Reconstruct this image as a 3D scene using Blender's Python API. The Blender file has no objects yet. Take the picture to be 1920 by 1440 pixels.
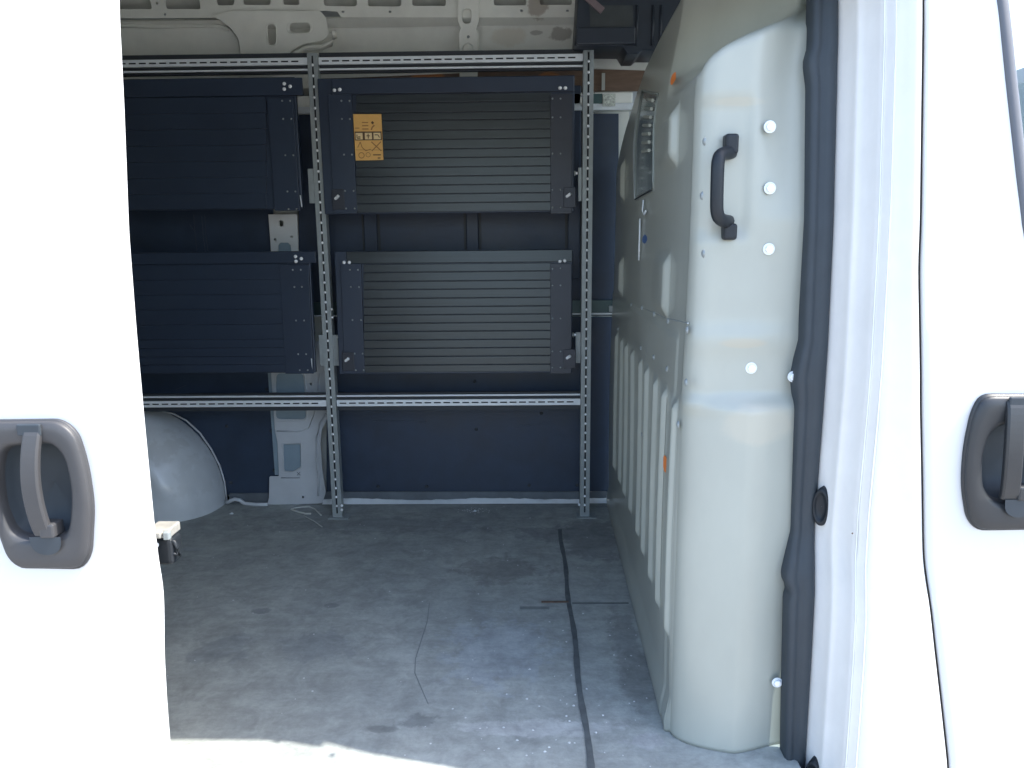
import bpy, bmesh, math, random
from mathutils import Vector, Matrix
random.seed(7)
R_ = math.radians
S = bpy.context.scene
COL = S.collection
# ------------------------------------------------------------------ camera, sky, sun, exposure
F, CAMZ = 1400.0, 1.17
CROT = Matrix.Rotation(R_(1.0), 3, 'Z') @ Matrix.Rotation(R_(90 - 10.5), 3, 'X') @ Matrix.Rotation(R_(-0.55), 3, 'Z')
CPOS = Vector((0, 0, CAMZ))
cd = bpy.data.cameras.new('camera')
cam = bpy.data.objects.new('camera', cd)
COL.objects.link(cam)
cam.matrix_world = Matrix.Translation(CPOS) @ CROT.to_4x4()
cd.sensor_fit = 'HORIZONTAL'
cd.sensor_width = 36.0
cd.lens = 36.0 * F / 1920.0
cd.clip_start, cd.clip_end = 0.02, 500.0
S.camera = cam

SUN = Vector((0.70, -0.066, 1.0)).normalized()          # towards the sun
w = bpy.data.worlds.new('World')
S.world = w
w.use_nodes = True
nt = w.node_tree
bg = nt.nodes['Background']
sky = nt.nodes.new('ShaderNodeTexSky')
sky.sky_type = 'NISHITA'
sky.sun_disc = False
sky.sun_elevation = math.asin(SUN.z)
sky.sun_rotation = math.atan2(SUN.x, SUN.y)
sky.dust_density = 1.6
sky.air_density = 1.0
nt.links.new(sky.outputs[0], bg.inputs[0])
bg.inputs[1].default_value = 0.15
sd = bpy.data.lights.new('sun', 'SUN')
sd.energy = 2.4
sd.angle = R_(0.53)
sd.color = (1.0, 0.955, 0.88)
sun = bpy.data.objects.new('sun', sd)
COL.objects.link(sun)
sun.rotation_euler = SUN.to_track_quat('Z', 'Y').to_euler()
S.view_settings.view_transform = 'Standard'
S.view_settings.look = 'None'
S.view_settings.gamma = 1.0
S.view_settings.exposure = 2.15
S.render.resolution_x, S.render.resolution_y = 1024, 768


# ------------------------------------------------------------------ helpers
def at(px, py, Y=None, X=None, Z=None):
    d = CROT @ Vector(((px - 960) / F, (720 - py) / F, -1.0))
    if Y is not None:
        t = (Y - CPOS.y) / d.y
    elif X is not None:
        t = (X - CPOS.x) / d.x
    else:
        t = (Z - CPOS.z) / d.z
    return CPOS + d * t


def xz(pts, Y):
    r = []
    for p in pts:
        v = at(p[0], p[1], Y=Y)
        r.append((v.x, v.z))
    return r


def lerp_table(tab, z):
    if z <= tab[0][0]:
        return tab[0][1]
    for (a, b), (c, d) in zip(tab, tab[1:]):
        if z <= c:
            return b + (d - b) * (z - a) / (c - a)
    return tab[-1][1]


def smooth(a, b, x):
    if a == b:
        return 1.0 if x > a else 0.0
    t = max(0.0, min(1.0, (x - a) / (b - a)))
    return t * t * (3 - 2 * t)


def mix(a, b, t):
    return a + (b - a) * t


class MB:
    def __init__(s):
        s.v, s.f = [], []

    def add(s, vs, fs):
        n = len(s.v)
        s.v += [tuple(v) for v in vs]
        s.f += [tuple(i + n for i in f) for f in fs]
        return s

    def box(s, x0, x1, y0, y1, z0, z1, rot=None):
        vs = [Vector((x, y, z)) for z in (z0, z1) for y in (y0, y1) for x in (x0, x1)]
        if rot is not None:
            c = Vector(((x0 + x1) / 2, (y0 + y1) / 2, (z0 + z1) / 2))
            vs = [c + rot @ (v - c) for v in vs]
        return s.add(vs, [(0, 2, 3, 1), (4, 5, 7, 6), (0, 1, 5, 4), (2, 6, 7, 3), (0, 4, 6, 2), (1, 3, 7, 5)])

    def tube(s, pts, r, n=10, rx=None, up=Vector((0, 0, 1)), cap=True):
        pts = [Vector(p) for p in pts]
        rings = []
        m = len(pts)
        for i, p in enumerate(pts):
            t = (pts[min(i + 1, m - 1)] - pts[max(i - 1, 0)]).normalized()
            u = up if abs(t.dot(up)) < 0.95 else Vector((1, 0, 0))
            a = t.cross(u).normalized()
            b = t.cross(a).normalized()
            ra = r[i] if isinstance(r, (list, tuple)) else r
            rb = ra if rx is None else rx
            rings.append([p + a * ra * math.cos(k * 2 * math.pi / n) + b * rb * math.sin(k * 2 * math.pi / n) for k in range(n)])
        vs = [v for r_ in rings for v in r_]
        fs = [(i * n + k, i * n + (k + 1) % n, (i + 1) * n + (k + 1) % n, (i + 1) * n + k) for i in range(m - 1) for k in range(n)]
        if cap:
            fs += [tuple(range(n))[::-1], tuple((m - 1) * n + k for k in range(n))]
        return s.add(vs, fs)

    def grid(s, rows, close=False):
        nr, nc = len(rows), len(rows[0])
        vs = [v for r in rows for v in r]
        fs = []
        for i in range(nr - 1):
            for k in range(nc - 1 + (1 if close else 0)):
                fs.append((i * nc + k, i * nc + (k + 1) % nc, (i + 1) * nc + (k + 1) % nc, (i + 1) * nc + k))
        return s.add(vs, fs)

    def dome(s, c, nrm, r, h, n=12, m=4, sq=1.0):
        nrm = Vector(nrm).normalized()
        a = nrm.orthogonal().normalized()
        b = nrm.cross(a)
        rows = []
        for i in range(m + 1):
            t = i / m * math.pi / 2
            rr, hh = r * math.cos(t) + 1e-5, h * math.sin(t)
            rows.append([Vector(c) + nrm * hh + (a * math.cos(k * 2 * math.pi / n) + b * sq * math.sin(k * 2 * math.pi / n)) * rr for k in range(n)])
        return s.grid(rows, True)

    def mesh(s, name):
        me = bpy.data.meshes.new(name)
        me.from_pydata([tuple(v) for v in s.v], [], s.f)
        me.validate()
        bm = bmesh.new()
        bm.from_mesh(me)
        bmesh.ops.recalc_face_normals(bm, faces=bm.faces)
        bm.to_mesh(me)
        bm.free()
        return me


def link(name, me, mat, parent=None, bevel=0, smooth_=False, seg=2, solid=0, angle=35):
    o = bpy.data.objects.new(name, me)
    COL.objects.link(o)
    if mat:
        me.materials.clear()
        me.materials.append(mat)
    if smooth_:
        me.polygons.foreach_set('use_smooth', [True] * len(me.polygons))
    if solid:
        m = o.modifiers.new('solid', 'SOLIDIFY')
        m.thickness = abs(solid)
        m.offset = 1 if solid > 0 else -1
    if bevel:
        m = o.modifiers.new('bevel', 'BEVEL')
        m.width = bevel
        m.segments = seg
        m.limit_method = 'ANGLE'
        m.angle_limit = R_(angle)
        m.harden_normals = False
    if parent is not None:
        o.parent = parent
        o.matrix_parent_inverse = Matrix.Translation(-Vector(parent['_w']))
    return o


def thing(name, label, cat, loc, group=None):
    o = bpy.data.objects.new(name, None)
    o.empty_display_size = 0.1
    COL.objects.link(o)
    o.location = loc
    o['_w'] = tuple(loc)
    o['label'] = label
    o['category'] = cat
    if group:
        o['group'] = group
    return o


def part(name, mb, mat, parent, **k):
    o = link(name, mb.mesh(name), mat, parent, **k)
    o['_w'] = (0.0, 0.0, 0.0)
    return o


def tag(o, label, cat, group=None):
    o['label'] = label
    o['category'] = cat
    if group:
        o['group'] = group
    return o


def rr(x0, y0, x1, y1, r, n=5):
    pts = []
    for cx, cy, a in ((x1 - r, y1 - r, 0), (x0 + r, y1 - r, 90), (x0 + r, y0 + r, 180), (x1 - r, y0 + r, 270)):
        for i in range(n + 1):
            t = R_(a + 90 * i / n)
            pts.append((cx + r * math.cos(t), cy + r * math.sin(t)))
    return pts


def fillet(pts, r, n=5):
    out = []
    m = len(pts)
    for i in range(m):
        p, a, b = Vector(pts[i]), Vector(pts[i - 1]), Vector(pts[(i + 1) % m])
        da, db = a - p, b - p
        q = min(r, da.length * 0.48, db.length * 0.48)
        A, B = p + da.normalized() * q, p + db.normalized() * q
        for k in range(n + 1):
            t = k / n
            v = A * (1 - t) ** 2 + p * 2 * t * (1 - t) + B * t * t
            out.append((v.x, v.y))
    return out


def plate(name, outline, holes, Y, th, mat, parent, bev=0.0, lean=0.0, z0=0.0):
    """upright sheet in the XZ plane, front face at Y, with real holes"""
    cu = bpy.data.curves.new(name, 'CURVE')
    cu.dimensions = '2D'
    cu.fill_mode = 'BOTH'
    for pts in [outline] + list(holes):
        sp = cu.splines.new('POLY')
        sp.points.add(len(pts) - 1)
        for p, q in zip(sp.points, pts):
            p.co = (q[0], q[1], 0, 1)
        sp.use_cyclic_u = True
    cu.extrude = th / 2 - bev
    cu.bevel_depth = bev
    cu.bevel_resolution = 1
    cu.offset = -bev
    t = bpy.data.objects.new('tmp', cu)
    COL.objects.link(t)
    dg = bpy.context.evaluated_depsgraph_get()
    dg.update()
    me = bpy.data.meshes.new_from_object(t.evaluated_get(dg))
    bpy.data.objects.remove(t)
    for v in me.vertices:
        x, z, d = v.co.x, v.co.y, v.co.z
        v.co = (x, Y + th / 2 - d + lean * (z - z0), z)
    me.name = name
    o = link(name, me, mat, parent)
    o['_w'] = (0.0, 0.0, 0.0)
    return o


# ------------------------------------------------------------------ materials
def mat(name, base, rough=0.5, metal=0.0, var=0.0, vscale=6.0, var2=None, bump=0.0, bscale=40.0, coat=0.0, spec=0.5, stretch=(1, 1, 1), extra=None, rvar=0.0):
    m = bpy.data.materials.new(name)
    m.use_nodes = True
    n, l = m.node_tree.nodes, m.node_tree.links
    b = n['Principled BSDF']
    b.inputs['Base Color'].default_value = (*base, 1)
    b.inputs['Roughness'].default_value = rough
    b.inputs['Metallic'].default_value = metal
    b.inputs['Coat Weight'].default_value = coat
    b.inputs['Coat Roughness'].default_value = 0.06
    b.inputs['Specular IOR Level'].default_value = spec
    tc = n.new('ShaderNodeTexCoord')
    mp = n.new('ShaderNodeMapping')
    mp.inputs['Scale'].default_value = stretch
    l.new(tc.outputs['Object'], mp.inputs[0])
    col = None
    if var:
        no = n.new('ShaderNodeTexNoise')
        no.inputs['Scale'].default_value = vscale
        no.inputs['Detail'].default_value = 8
        no.inputs['Roughness'].default_value = 0.62
        l.new(mp.outputs[0], no.inputs[0])
        cr = n.new('ShaderNodeValToRGB')
        cr.color_ramp.elements[0].position = 0.32
        cr.color_ramp.elements[1].position = 0.7
        v2 = var2 or tuple(c * (1 - var) for c in base)
        cr.color_ramp.elements[0].color = (*v2, 1)
        cr.color_ramp.elements[1].color = (*base, 1)
        l.new(no.outputs[0], cr.inputs[0])
        col = cr.outputs[0]
        if rvar:
            mr = n.new('ShaderNodeMapRange')
            mr.inputs[3].default_value = rough - rvar
            mr.inputs[4].default_value = rough + rvar
            l.new(no.outputs[0], mr.inputs[0])
            l.new(mr.outputs[0], b.inputs['Roughness'])
    if extra:
        col = extra(n, l, tc, col, b)
    if col is not None:
        l.new(col, b.inputs['Base Color'])
    if bump:
        nb = n.new('ShaderNodeTexNoise')
        nb.inputs['Scale'].default_value = bscale
        nb.inputs['Detail'].default_value = 5
        l.new(mp.outputs[0], nb.inputs[0])
        bp = n.new('ShaderNodeBump')
        bp.inputs['Strength'].default_value = bump
        bp.inputs['Distance'].default_value = 0.004
        l.new(nb.outputs[0], bp.inputs['Height'])
        l.new(bp.outputs[0], b.inputs['Normal'])
    return m


def spots(lst, seed_scale=9.0):
    """stains and painted tints of light or shade: (centre, radii, colour, strength, wobble)"""
    def f(n, l, tc, col, b):
        no = n.new('ShaderNodeTexNoise')
        no.inputs['Scale'].default_value = seed_scale
        no.inputs['Detail'].default_value = 6
        no.inputs['Roughness'].default_value = 0.65
        l.new(tc.outputs['Object'], no.inputs[0])
        for c, r, colr, st, wob in lst:
            sub = n.new('ShaderNodeVectorMath')
            sub.operation = 'SUBTRACT'
            l.new(tc.outputs['Object'], sub.inputs[0])
            sub.inputs[1].default_value = c
            dv = n.new('ShaderNodeVectorMath')
            dv.operation = 'DIVIDE'
            l.new(sub.outputs[0], dv.inputs[0])
            dv.inputs[1].default_value = r
            ln = n.new('ShaderNodeVectorMath')
            ln.operation = 'LENGTH'
            l.new(dv.outputs[0], ln.inputs[0])
            ad = n.new('ShaderNodeMath')
            ad.operation = 'MULTIPLY_ADD'
            l.new(no.outputs[0], ad.inputs[0])
            ad.inputs[1].default_value = wob
            l.new(ln.outputs['Value'], ad.inputs[2])
            mr = n.new('ShaderNodeMapRange')
            mr.inputs[1].default_value = 0.75 + wob * 0.5
            mr.inputs[2].default_value = 1.05 + wob * 0.5
            mr.inputs[3].default_value = st
            mr.inputs[4].default_value = 0.0
            l.new(ad.outputs[0], mr.inputs[0])
            mx = n.new('ShaderNodeMix')
            mx.data_type = 'RGBA'
            l.new(mr.outputs[0], mx.inputs[0])
            l.new(col, mx.inputs[6])
            mx.inputs[7].default_value = (*colr, 1)
            col = mx.outputs[2]
        return col
    return f


def fl(px, py):
    v = at(px, py, Z=0)
    return (v.x, v.y, 0.0)


floor_spots = [
    (fl(785, 1352), (0.05, 0.03, 1.4), (0.17, 0.185, 0.185), 0.75, 2.2),
    (fl(715, 1368), (0.045, 0.014, 1.4), (0.17, 0.185, 0.185), 0.6, 2.2),
    (fl(915, 1270), (0.07, 0.04, 1.4), (0.20, 0.21, 0.205), 0.5, 2.3),
    (fl(420, 1215), (0.09, 0.09, 1.4), (0.20, 0.225, 0.235), 0.5, 2.5),
    (fl(600, 1210), (0.12, 0.09, 1.4), (0.20, 0.225, 0.235), 0.45, 2.5),
    (fl(490, 1145), (0.03, 0.02, 1.4), (0.17, 0.19, 0.195), 0.6, 2.1),
    (fl(622, 1136), (0.03, 0.02, 1.4), (0.17, 0.19, 0.195), 0.6, 2.1),
    (fl(940, 1070), (0.16, 0.12, 1.4), (0.20, 0.205, 0.195), 0.6, 2.7),
    (fl(1110, 1010), (0.14, 0.25, 1.4), (0.19, 0.20, 0.205), 0.6, 2.6),
    (fl(1180, 1230), (0.05, 0.30, 1.4), (0.20, 0.21, 0.205), 0.6, 2.5),
    (fl(720, 985), (0.5, 0.10, 1.4), (0.20, 0.22, 0.225), 0.5, 2.7),
    (fl(1040, 1000), (0.2, 0.08, 1.4), (0.19, 0.205, 0.21), 0.5, 2.7),
    (fl(1010, 1365), (0.20, 0.035, 1.4), (0.46, 0.48, 0.48), 0.55, 2.8),
    (fl(930, 1220), (0.16, 0.20, 1.4), (0.36, 0.40, 0.43), 0.5, 2.9),
    (fl(360, 1030), (0.05, 0.02, 1.4), (0.38, 0.42, 0.45), 0.5, 2.9),
    (fl(1210, 1390), (0.05, 0.035, 1.4), (0.40, 0.41, 0.42), 0.5, 2.9),
]


def floor_extra(n, l, tc, col, b):
    col = spots(floor_spots, 17.0)(n, l, tc, col, b)
    # fine directional scuffs
    mp = n.new('ShaderNodeMapping')
    mp.inputs['Scale'].default_value = (7, 26, 1)
    l.new(tc.outputs['Object'], mp.inputs[0])
    no = n.new('ShaderNodeTexNoise')
    no.inputs['Scale'].default_value = 1.0
    no.inputs['Detail'].default_value = 9
    no.inputs['Roughness'].default_value = 0.75
    l.new(mp.outputs[0], no.inputs[0])
    mr = n.new('ShaderNodeMapRange')
    mr.inputs[1].default_value = 0.3
    mr.inputs[2].default_value = 0.75
    mr.inputs[3].default_value = 0.84
    mr.inputs[4].default_value = 1.14
    l.new(no.outputs[0], mr.inputs[0])
    mx = n.new('ShaderNodeMix')
    mx.data_type = 'RGBA'
    mx.blend_type = 'MULTIPLY'
    mx.inputs[0].default_value = 1.0
    l.new(col, mx.inputs[6])
    l.new(mr.outputs[0], mx.inputs[7])
    col = mx.outputs[2]
    for sc_, lo, hi in ((10.0, 0.80, 1.14), (45.0, 0.90, 1.08)):
        n2 = n.new('ShaderNodeTexNoise')
        n2.inputs['Scale'].default_value = sc_
        n2.inputs['Detail'].default_value = 10
        n2.inputs['Roughness'].default_value = 0.7
        n2.inputs['Distortion'].default_value = 0.6
        l.new(tc.outputs['Object'], n2.inputs[0])
        r2 = n.new('ShaderNodeMapRange')
        r2.inputs[1].default_value = 0.35
        r2.inputs[2].default_value = 0.65
        r2.inputs[3].default_value = lo
        r2.inputs[4].default_value = hi
        l.new(n2.outputs[0], r2.inputs[0])
        x2 = n.new('ShaderNodeMix')
        x2.data_type = 'RGBA'
        x2.blend_type = 'MULTIPLY'
        x2.inputs[0].default_value = 1.0
        l.new(col, x2.inputs[6])
        l.new(r2.outputs[0], x2.inputs[7])
        col = x2.outputs[2]
    # specks of white paint and grit
    vo = n.new('ShaderNodeTexVoronoi')
    vo.inputs['Scale'].default_value = 26
    l.new(tc.outputs['Object'], vo.inputs[0])
    wn = n.new('ShaderNodeSeparateColor')
    l.new(vo.outputs['Color'], wn.inputs[0])
    m1 = n.new('ShaderNodeMath')
    m1.operation = 'LESS_THAN'
    l.new(vo.outputs['Distance'], m1.inputs[0])
    m1.inputs[1].default_value = 0.07
    m2 = n.new('ShaderNodeMath')
    m2.operation = 'GREATER_THAN'
    l.new(wn.outputs[0], m2.inputs[0])
    m2.inputs[1].default_value = 0.955
    m3 = n.new('ShaderNodeMath')
    m3.operation = 'MULTIPLY'
    l.new(m1.outputs[0], m3.inputs[0])
    l.new(m2.outputs[0], m3.inputs[1])
    m4 = n.new('ShaderNodeMix')
    m4.data_type = 'RGBA'
    l.new(m3.outputs[0], m4.inputs[0])
    l.new(col, m4.inputs[6])
    m4.inputs[7].default_value = (0.6, 0.62, 0.62, 1)
    return m4.outputs[2]


M = {}
M['paint'] = mat('white van paint', (0.60, 0.605, 0.61), 0.32, coat=0.6)
M['jamb'] = mat('white jamb paint', (0.74, 0.73, 0.71), 0.4, var=0.08, vscale=9, coat=0.3)
M['inner'] = mat('inner primer white', (0.84, 0.85, 0.79), 0.5, var=0.16, vscale=5, coat=0.1,
                 extra=spots([((at(955, 70, Y=3.36)), (0.08, 0.1, 0.04), (0.55, 0.46, 0.33), 0.3, 1.0),
                              ((at(1050, 66, Y=3.36)), (0.05, 0.1, 0.03), (0.2, 0.18, 0.16), 0.6, 1.8),
                              ((at(1005, 62, Y=3.36)), (0.03, 0.1, 0.01), (0.2, 0.18, 0.16), 0.5, 1.8),
                              ((at(1010, 10, Y=3.3)), (0.045, 0.2, 0.05), (0.22, 0.16, 0.12), 0.6, 1.6)], 22))
M['pillar'] = mat('painted pillar', (0.50, 0.53, 0.56), 0.45, var=0.14, vscale=7)
M['arch'] = mat('wheel arch paint', (0.56, 0.60, 0.63), 0.36, coat=0.3, var=0.2, vscale=5, extra=spots(
    [((at(300, 845, Y=3.08)), (0.07, 0.3, 0.05), (0.40, 0.42, 0.43), 0.45, 4.5),
     ((at(370, 900, Y=3.1)), (0.10, 0.3, 0.08), (0.42, 0.45, 0.47), 0.4, 3.5),
     ((at(340, 800, Y=3.1)), (0.08, 0.3, 0.03), (0.34, 0.36, 0.37), 0.5, 4.0)], 20))
M['floor'] = mat('grey rubber floor', (0.375, 0.398, 0.375), 0.6, var=0.3, vscale=2.6, var2=(0.275, 0.298, 0.290), bump=0.35, bscale=60, extra=floor_extra, spec=0.35)
M['liner'] = mat('dark liner board', (0.026, 0.045, 0.083), 0.5, var=0.3, vscale=7, rvar=0.12, bump=0.1, bscale=150)  # bluish lift of the black stands in for lens haze
M['liner_band'] = mat('worn liner edge', (0.12, 0.14, 0.16), 0.6, var=0.3, vscale=12)
M['shelf'] = mat('anodised dark slat', (0.044, 0.055, 0.062), 0.32, metal=0.4, rvar=0.1, var=0.35, vscale=3, stretch=(1, 1, 30), bump=0.04, bscale=70)
M['shelf_dark'] = mat('dark shelf steel', (0.024, 0.038, 0.066), 0.42, metal=0.1, var=0.15, vscale=4)  # near-black raised towards blue, veiling haze put into the colour
M['shelf_plate'] = mat('dark end plate', (0.034, 0.040, 0.055), 0.45, metal=0.2, var=0.15, vscale=6)
M['galv'] = mat('galvanised steel', (0.30, 0.335, 0.34), 0.42, metal=0.12, var=0.2, vscale=25)
M['galv_light'] = mat('bright zinc strip', (0.74, 0.79, 0.82), 0.4, metal=0.1, var=0.12, vscale=25)
M['chrome'] = mat('zinc bolt', (0.88, 0.90, 0.92), 0.3, metal=0.15)
M['dark'] = mat('dark recess', (0.028, 0.034, 0.042), 0.6)  # shade of hollow channels put into the colour; dark screws share it
M['rubber'] = mat('black rubber seal', (0.040, 0.050, 0.060), 0.55, var=0.15, vscale=14, spec=0.35)
M['blackplastic'] = mat('black moulded plastic', (0.016, 0.020, 0.025), 0.45, var=0.1, vscale=10, spec=0.3)
M['tray'] = mat('black tray plastic', (0.022, 0.030, 0.045), 0.42, var=0.2, vscale=8)
M['greyplastic'] = mat('grained grey handle plastic', (0.052, 0.052, 0.055), 0.5, var=0.12, vscale=12, bump=0.06, bscale=500)
M['darkgreyplastic'] = mat('weathered black handle plastic', (0.026, 0.029, 0.033), 0.45, var=0.12, vscale=12, bump=0.05, bscale=500)
M['bulk'] = mat('partition steel', (0.385, 0.405, 0.360), 0.34, var=0.17, vscale=4.0, stretch=(1, 1, 0.35), bump=0.06, bscale=30, rvar=0.08, coat=0.25, extra=spots(
    [((at(1390, 643, Y=1.6)), (0.055, 0.1, 0.012), (0.33, 0.29, 0.20), 0.4, 0.6),  # painted shade under the small bump
     ((at(1430, 800, Y=1.56)), (0.09, 0.1, 0.05), (0.40, 0.36, 0.28), 0.35, 0.9),  # warm ground bounce below the ledge, painted in
     ((at(1390, 190, Y=1.6)), (0.06, 0.1, 0.01), (0.31, 0.29, 0.22), 0.3, 0.6)], 10))  # painted shade along the top of the handle pocket
M['cover'] = mat('pale moulded corner cover', (0.36, 0.375, 0.332), 0.38, var=0.10, vscale=5.0, stretch=(1, 1, 0.5), bump=0.05, bscale=25, rvar=0.08, coat=0.2, extra=spots(
    [((at(1390, 643, Y=1.6)), (0.055, 0.1, 0.012), (0.42, 0.36, 0.26), 0.4, 0.6),  # brown arc paints the shaded underside of the bump
     ((at(1430, 800, Y=1.56)), (0.09, 0.1, 0.05), (0.47, 0.43, 0.34), 0.35, 0.9),  # warm tint paints light thrown up from the ground
     ((at(1390, 190, Y=1.6)), (0.06, 0.1, 0.01), (0.40, 0.37, 0.29), 0.35, 0.6)], 10))  # brown arc paints shade at the pocket top
M['orange'] = mat('orange paint mark', (0.80, 0.22, 0.04), 0.5)
M['blue'] = mat('blue mark', (0.05, 0.12, 0.30), 0.5)
M['wood'] = mat('brown board', (0.20, 0.13, 0.09), 0.7, var=0.35, vscale=12, stretch=(1, 1, 6), extra=spots([((at(800, 143, Y=3.34)), (0.07, 0.1, 0.02), (0.42, 0.16, 0.05), 0.9, 0.8), ((at(1030, 143, Y=3.34)), (0.05, 0.1, 0.02), (0.40, 0.16, 0.05), 0.7, 0.8)]))
M['sticker'] = mat('yellow sticker', (0.74, 0.42, 0.12), 0.45, var=0.12, vscale=20)
M['ink'] = mat('sticker ink', (0.10, 0.05, 0.02), 0.5)
M['pale'] = mat('sticker pale print', (0.72, 0.56, 0.30), 0.5)
M['inkbrown'] = mat('sticker brown ink', (0.30, 0.14, 0.04), 0.5)
M['string'] = mat('pale strap', (0.5, 0.52, 0.48), 0.5)
M['grit'] = mat('pale debris', (0.55, 0.57, 0.58), 0.6)
M['rust'] = mat('rusty edge', (0.16, 0.11, 0.08), 0.8, var=0.4, vscale=60)
M['groove'] = mat('dark joint filler', (0.12, 0.135, 0.14), 0.6, var=0.4, vscale=30)
M['seat'] = mat('pale grey seat fabric', (0.70, 0.76, 0.74), 0.8)
M['winrubber'] = mat('window seal rubber', (0.09, 0.095, 0.11), 0.5)
M['dash'] = mat('dark dashboard', (0.05, 0.05, 0.055), 0.6)
M['ground'] = mat('yard concrete', (0.36, 0.34, 0.31), 0.85, var=0.3, vscale=0.8, bump=0.3, bscale=12)
M['tyre'] = mat('black tyre', (0.03, 0.03, 0.03), 0.8)


def glass(name, tint, rough=0.02, alpha=0.25):
    m = bpy.data.materials.new(name)
    m.use_nodes = True
    n, l = m.node_tree.nodes, m.node_tree.links
    n.remove(n['Principled BSDF'])
    tr = n.new('ShaderNodeBsdfTransparent')
    tr.inputs[0].default_value = (*tint, 1)
    gl = n.new('ShaderNodeBsdfGlossy')
    gl.inputs['Roughness'].default_value = rough
    fr = n.new('ShaderNodeFresnel')
    fr.inputs[0].default_value = 1.5
    mx = n.new('ShaderNodeMixShader')
    l.new(fr.outputs[0], mx.inputs[0])
    l.new(tr.outputs[0], mx.inputs[1])
    l.new(gl.outputs[0], mx.inputs[2])
    l.new(mx.outputs[0], n['Material Output'].inputs[0])
    return m


M['glass'] = glass('tinted door glass', (0.78, 0.90, 0.92))
M['clear'] = glass('windscreen glass', (0.10, 0.26, 0.34))

# ------------------------------------------------------------------ ground
gz = -0.62
g = link('ground', MB().grid([[(x, y, gz) for x in (-60, -10, 0, 10, 60)] for y in (-60, -10, 0, 10, 60)]).mesh('ground'), M['ground'])
g['kind'] = 'structure'

# ------------------------------------------------------------------ the van
van = thing('cargo_van', 'white cargo van seen through its open side door, dark lined load area behind', 'van', (0, 2.4, gz))
BODY = [(-0.45, 1.44), (-0.30, 1.385), (-0.1, 1.375), (0.24, 1.38), (0.40, 1.385), (0.47, 1.395), (0.53, 1.412), (0.58, 1.413), (0.9, 1.405), (1.2, 1.42), (1.58, 1.46), (1.8, 1.50), (2.0, 1.57), (2.15, 1.66), (2.25, 1.80)]


def Yb(z):
    # smoothed profile of the body side
    return sum(lerp_table(BODY, z + d) for d in (-0.03, -0.015, 0, 0.015, 0.03)) / 5


def zrange(a, b, step=0.025):
    n = max(2, int(round((b - a) / step)) + 1)
    return [a + (b - a) * i / (n - 1) for i in range(n)]


# load floor, one sheet
fl_o = part('load_floor', MB().box(-3.1, 0.62, 1.485, 3.40, -0.03, 0.0), M['floor'], van)
# dark joint that runs across the floor
jr = []
ys = [1.46 + i * 0.03 for i in range(51)]
for i, y in enumerate(ys):
    if y > 2.97:
        break
    wv = 0.0082 + 0.0008 * math.sin(i * 0.9) + random.uniform(-0.0008, 0.0008)
    x = 0.144 + 0.003 * math.sin(i * 0.37)
    jr.append([(x - wv, y, 0.003), (x + wv * 0.9, y, 0.003)])
part('joint_strip', MB().grid(jr), M['groove'], fl_o)
a, b_ = at(1015, 1128, Z=0.004), at(1066, 1126, Z=0.004)
part('rust_line', MB().box(a.x, b_.x, a.y - 0.004, a.y + 0.004, 0.002, 0.005), M['rust'], fl_o)
a, b_ = at(1066, 1130, Z=0.004), at(1178, 1128, Z=0.004)
part('cross_joint', MB().box(a.x + 0.012, b_.x, a.y - 0.003, a.y + 0.003, 0.0015, 0.003), M['groove'], fl_o)
a, b_ = at(975, 1138, Z=0.004), at(1030, 1138, Z=0.004)
part('cross_joint', MB().box(a.x, b_.x, a.y - 0.012, a.y + 0.006, 0.0012, 0.0025), mat('floor patch', (0.21, 0.235, 0.235), 0.6, var=0.3, vscale=20), fl_o)
# long thin scratch
sc = [(805, 1130), (801, 1165), (790, 1200), (779, 1235), (778, 1262), (790, 1290), (803, 1320)]
part('scratch', MB().tube([at(x, y, Z=0.001) for x, y in sc], 0.0011, 5, rx=0.0006), mat('scratch grey', (0.17, 0.19, 0.20), 0.7), fl_o)

# door sill and lower body
rows = [[(x, Yb(z), z) for x in (-3.2, -2.0, -0.82, 0.2, 0.74)] for z in zrange(-0.45, -0.035)]
part('sill_panel', MB().grid(rows), M['paint'], van, smooth_=True)
part('step_tread', MB().box(-0.76, 0.66, 1.372, 1.484, -0.045, -0.032), M['rubber'], van, bevel=0.003)
part('underbody', MB().box(-3.1, 2.4, 1.46, 3.35, -0.30, -0.05), M['dash'], van)

# body side behind the sliding door, header above the opening
rows = [[(x, Yb(z), z) for x in (-3.2, -2.6, -2.0, -1.4, -0.82)] for z in zrange(-0.035, 2.25)]
part('rear_side_panel', MB().grid(rows), M['paint'], van, smooth_=True, solid=-0.035)
cols = []
HZ, RC = 1.76, 0.11


def zlow(x):
    zz = HZ
    for xe, sgn in ((0.665, 1), (-0.82, -1)):
        d = RC - (xe - x) * sgn
        if d > 0:
            zz = min(zz, HZ - RC + math.sqrt(max(0, RC * RC - d * d)))
    return zz


for i in range(60):
    x = -0.82 + (0.665 + 0.82) * i / 59
    zl = zlow(x)
    cols.append([(x, Yb(z), z) for z in [zl + (2.25 - zl) * k / 24 for k in range(25)]])
part('door_header', MB().grid(cols), M['paint'], van, smooth_=True, solid=-0.05)
rows = [[(x, Yb(z), z) for x in (0.665, 1.2, 1.75, 2.0)] for z in zrange(1.79, 2.25)]
part('cab_header', MB().grid(rows), M['paint'], van, smooth_=True, solid=-0.03)
part('roof', MB().box(-3.2, 2.0, 1.80, 3.25, 2.25, 2.28), M['inner'], van, bevel=0.01)
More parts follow.
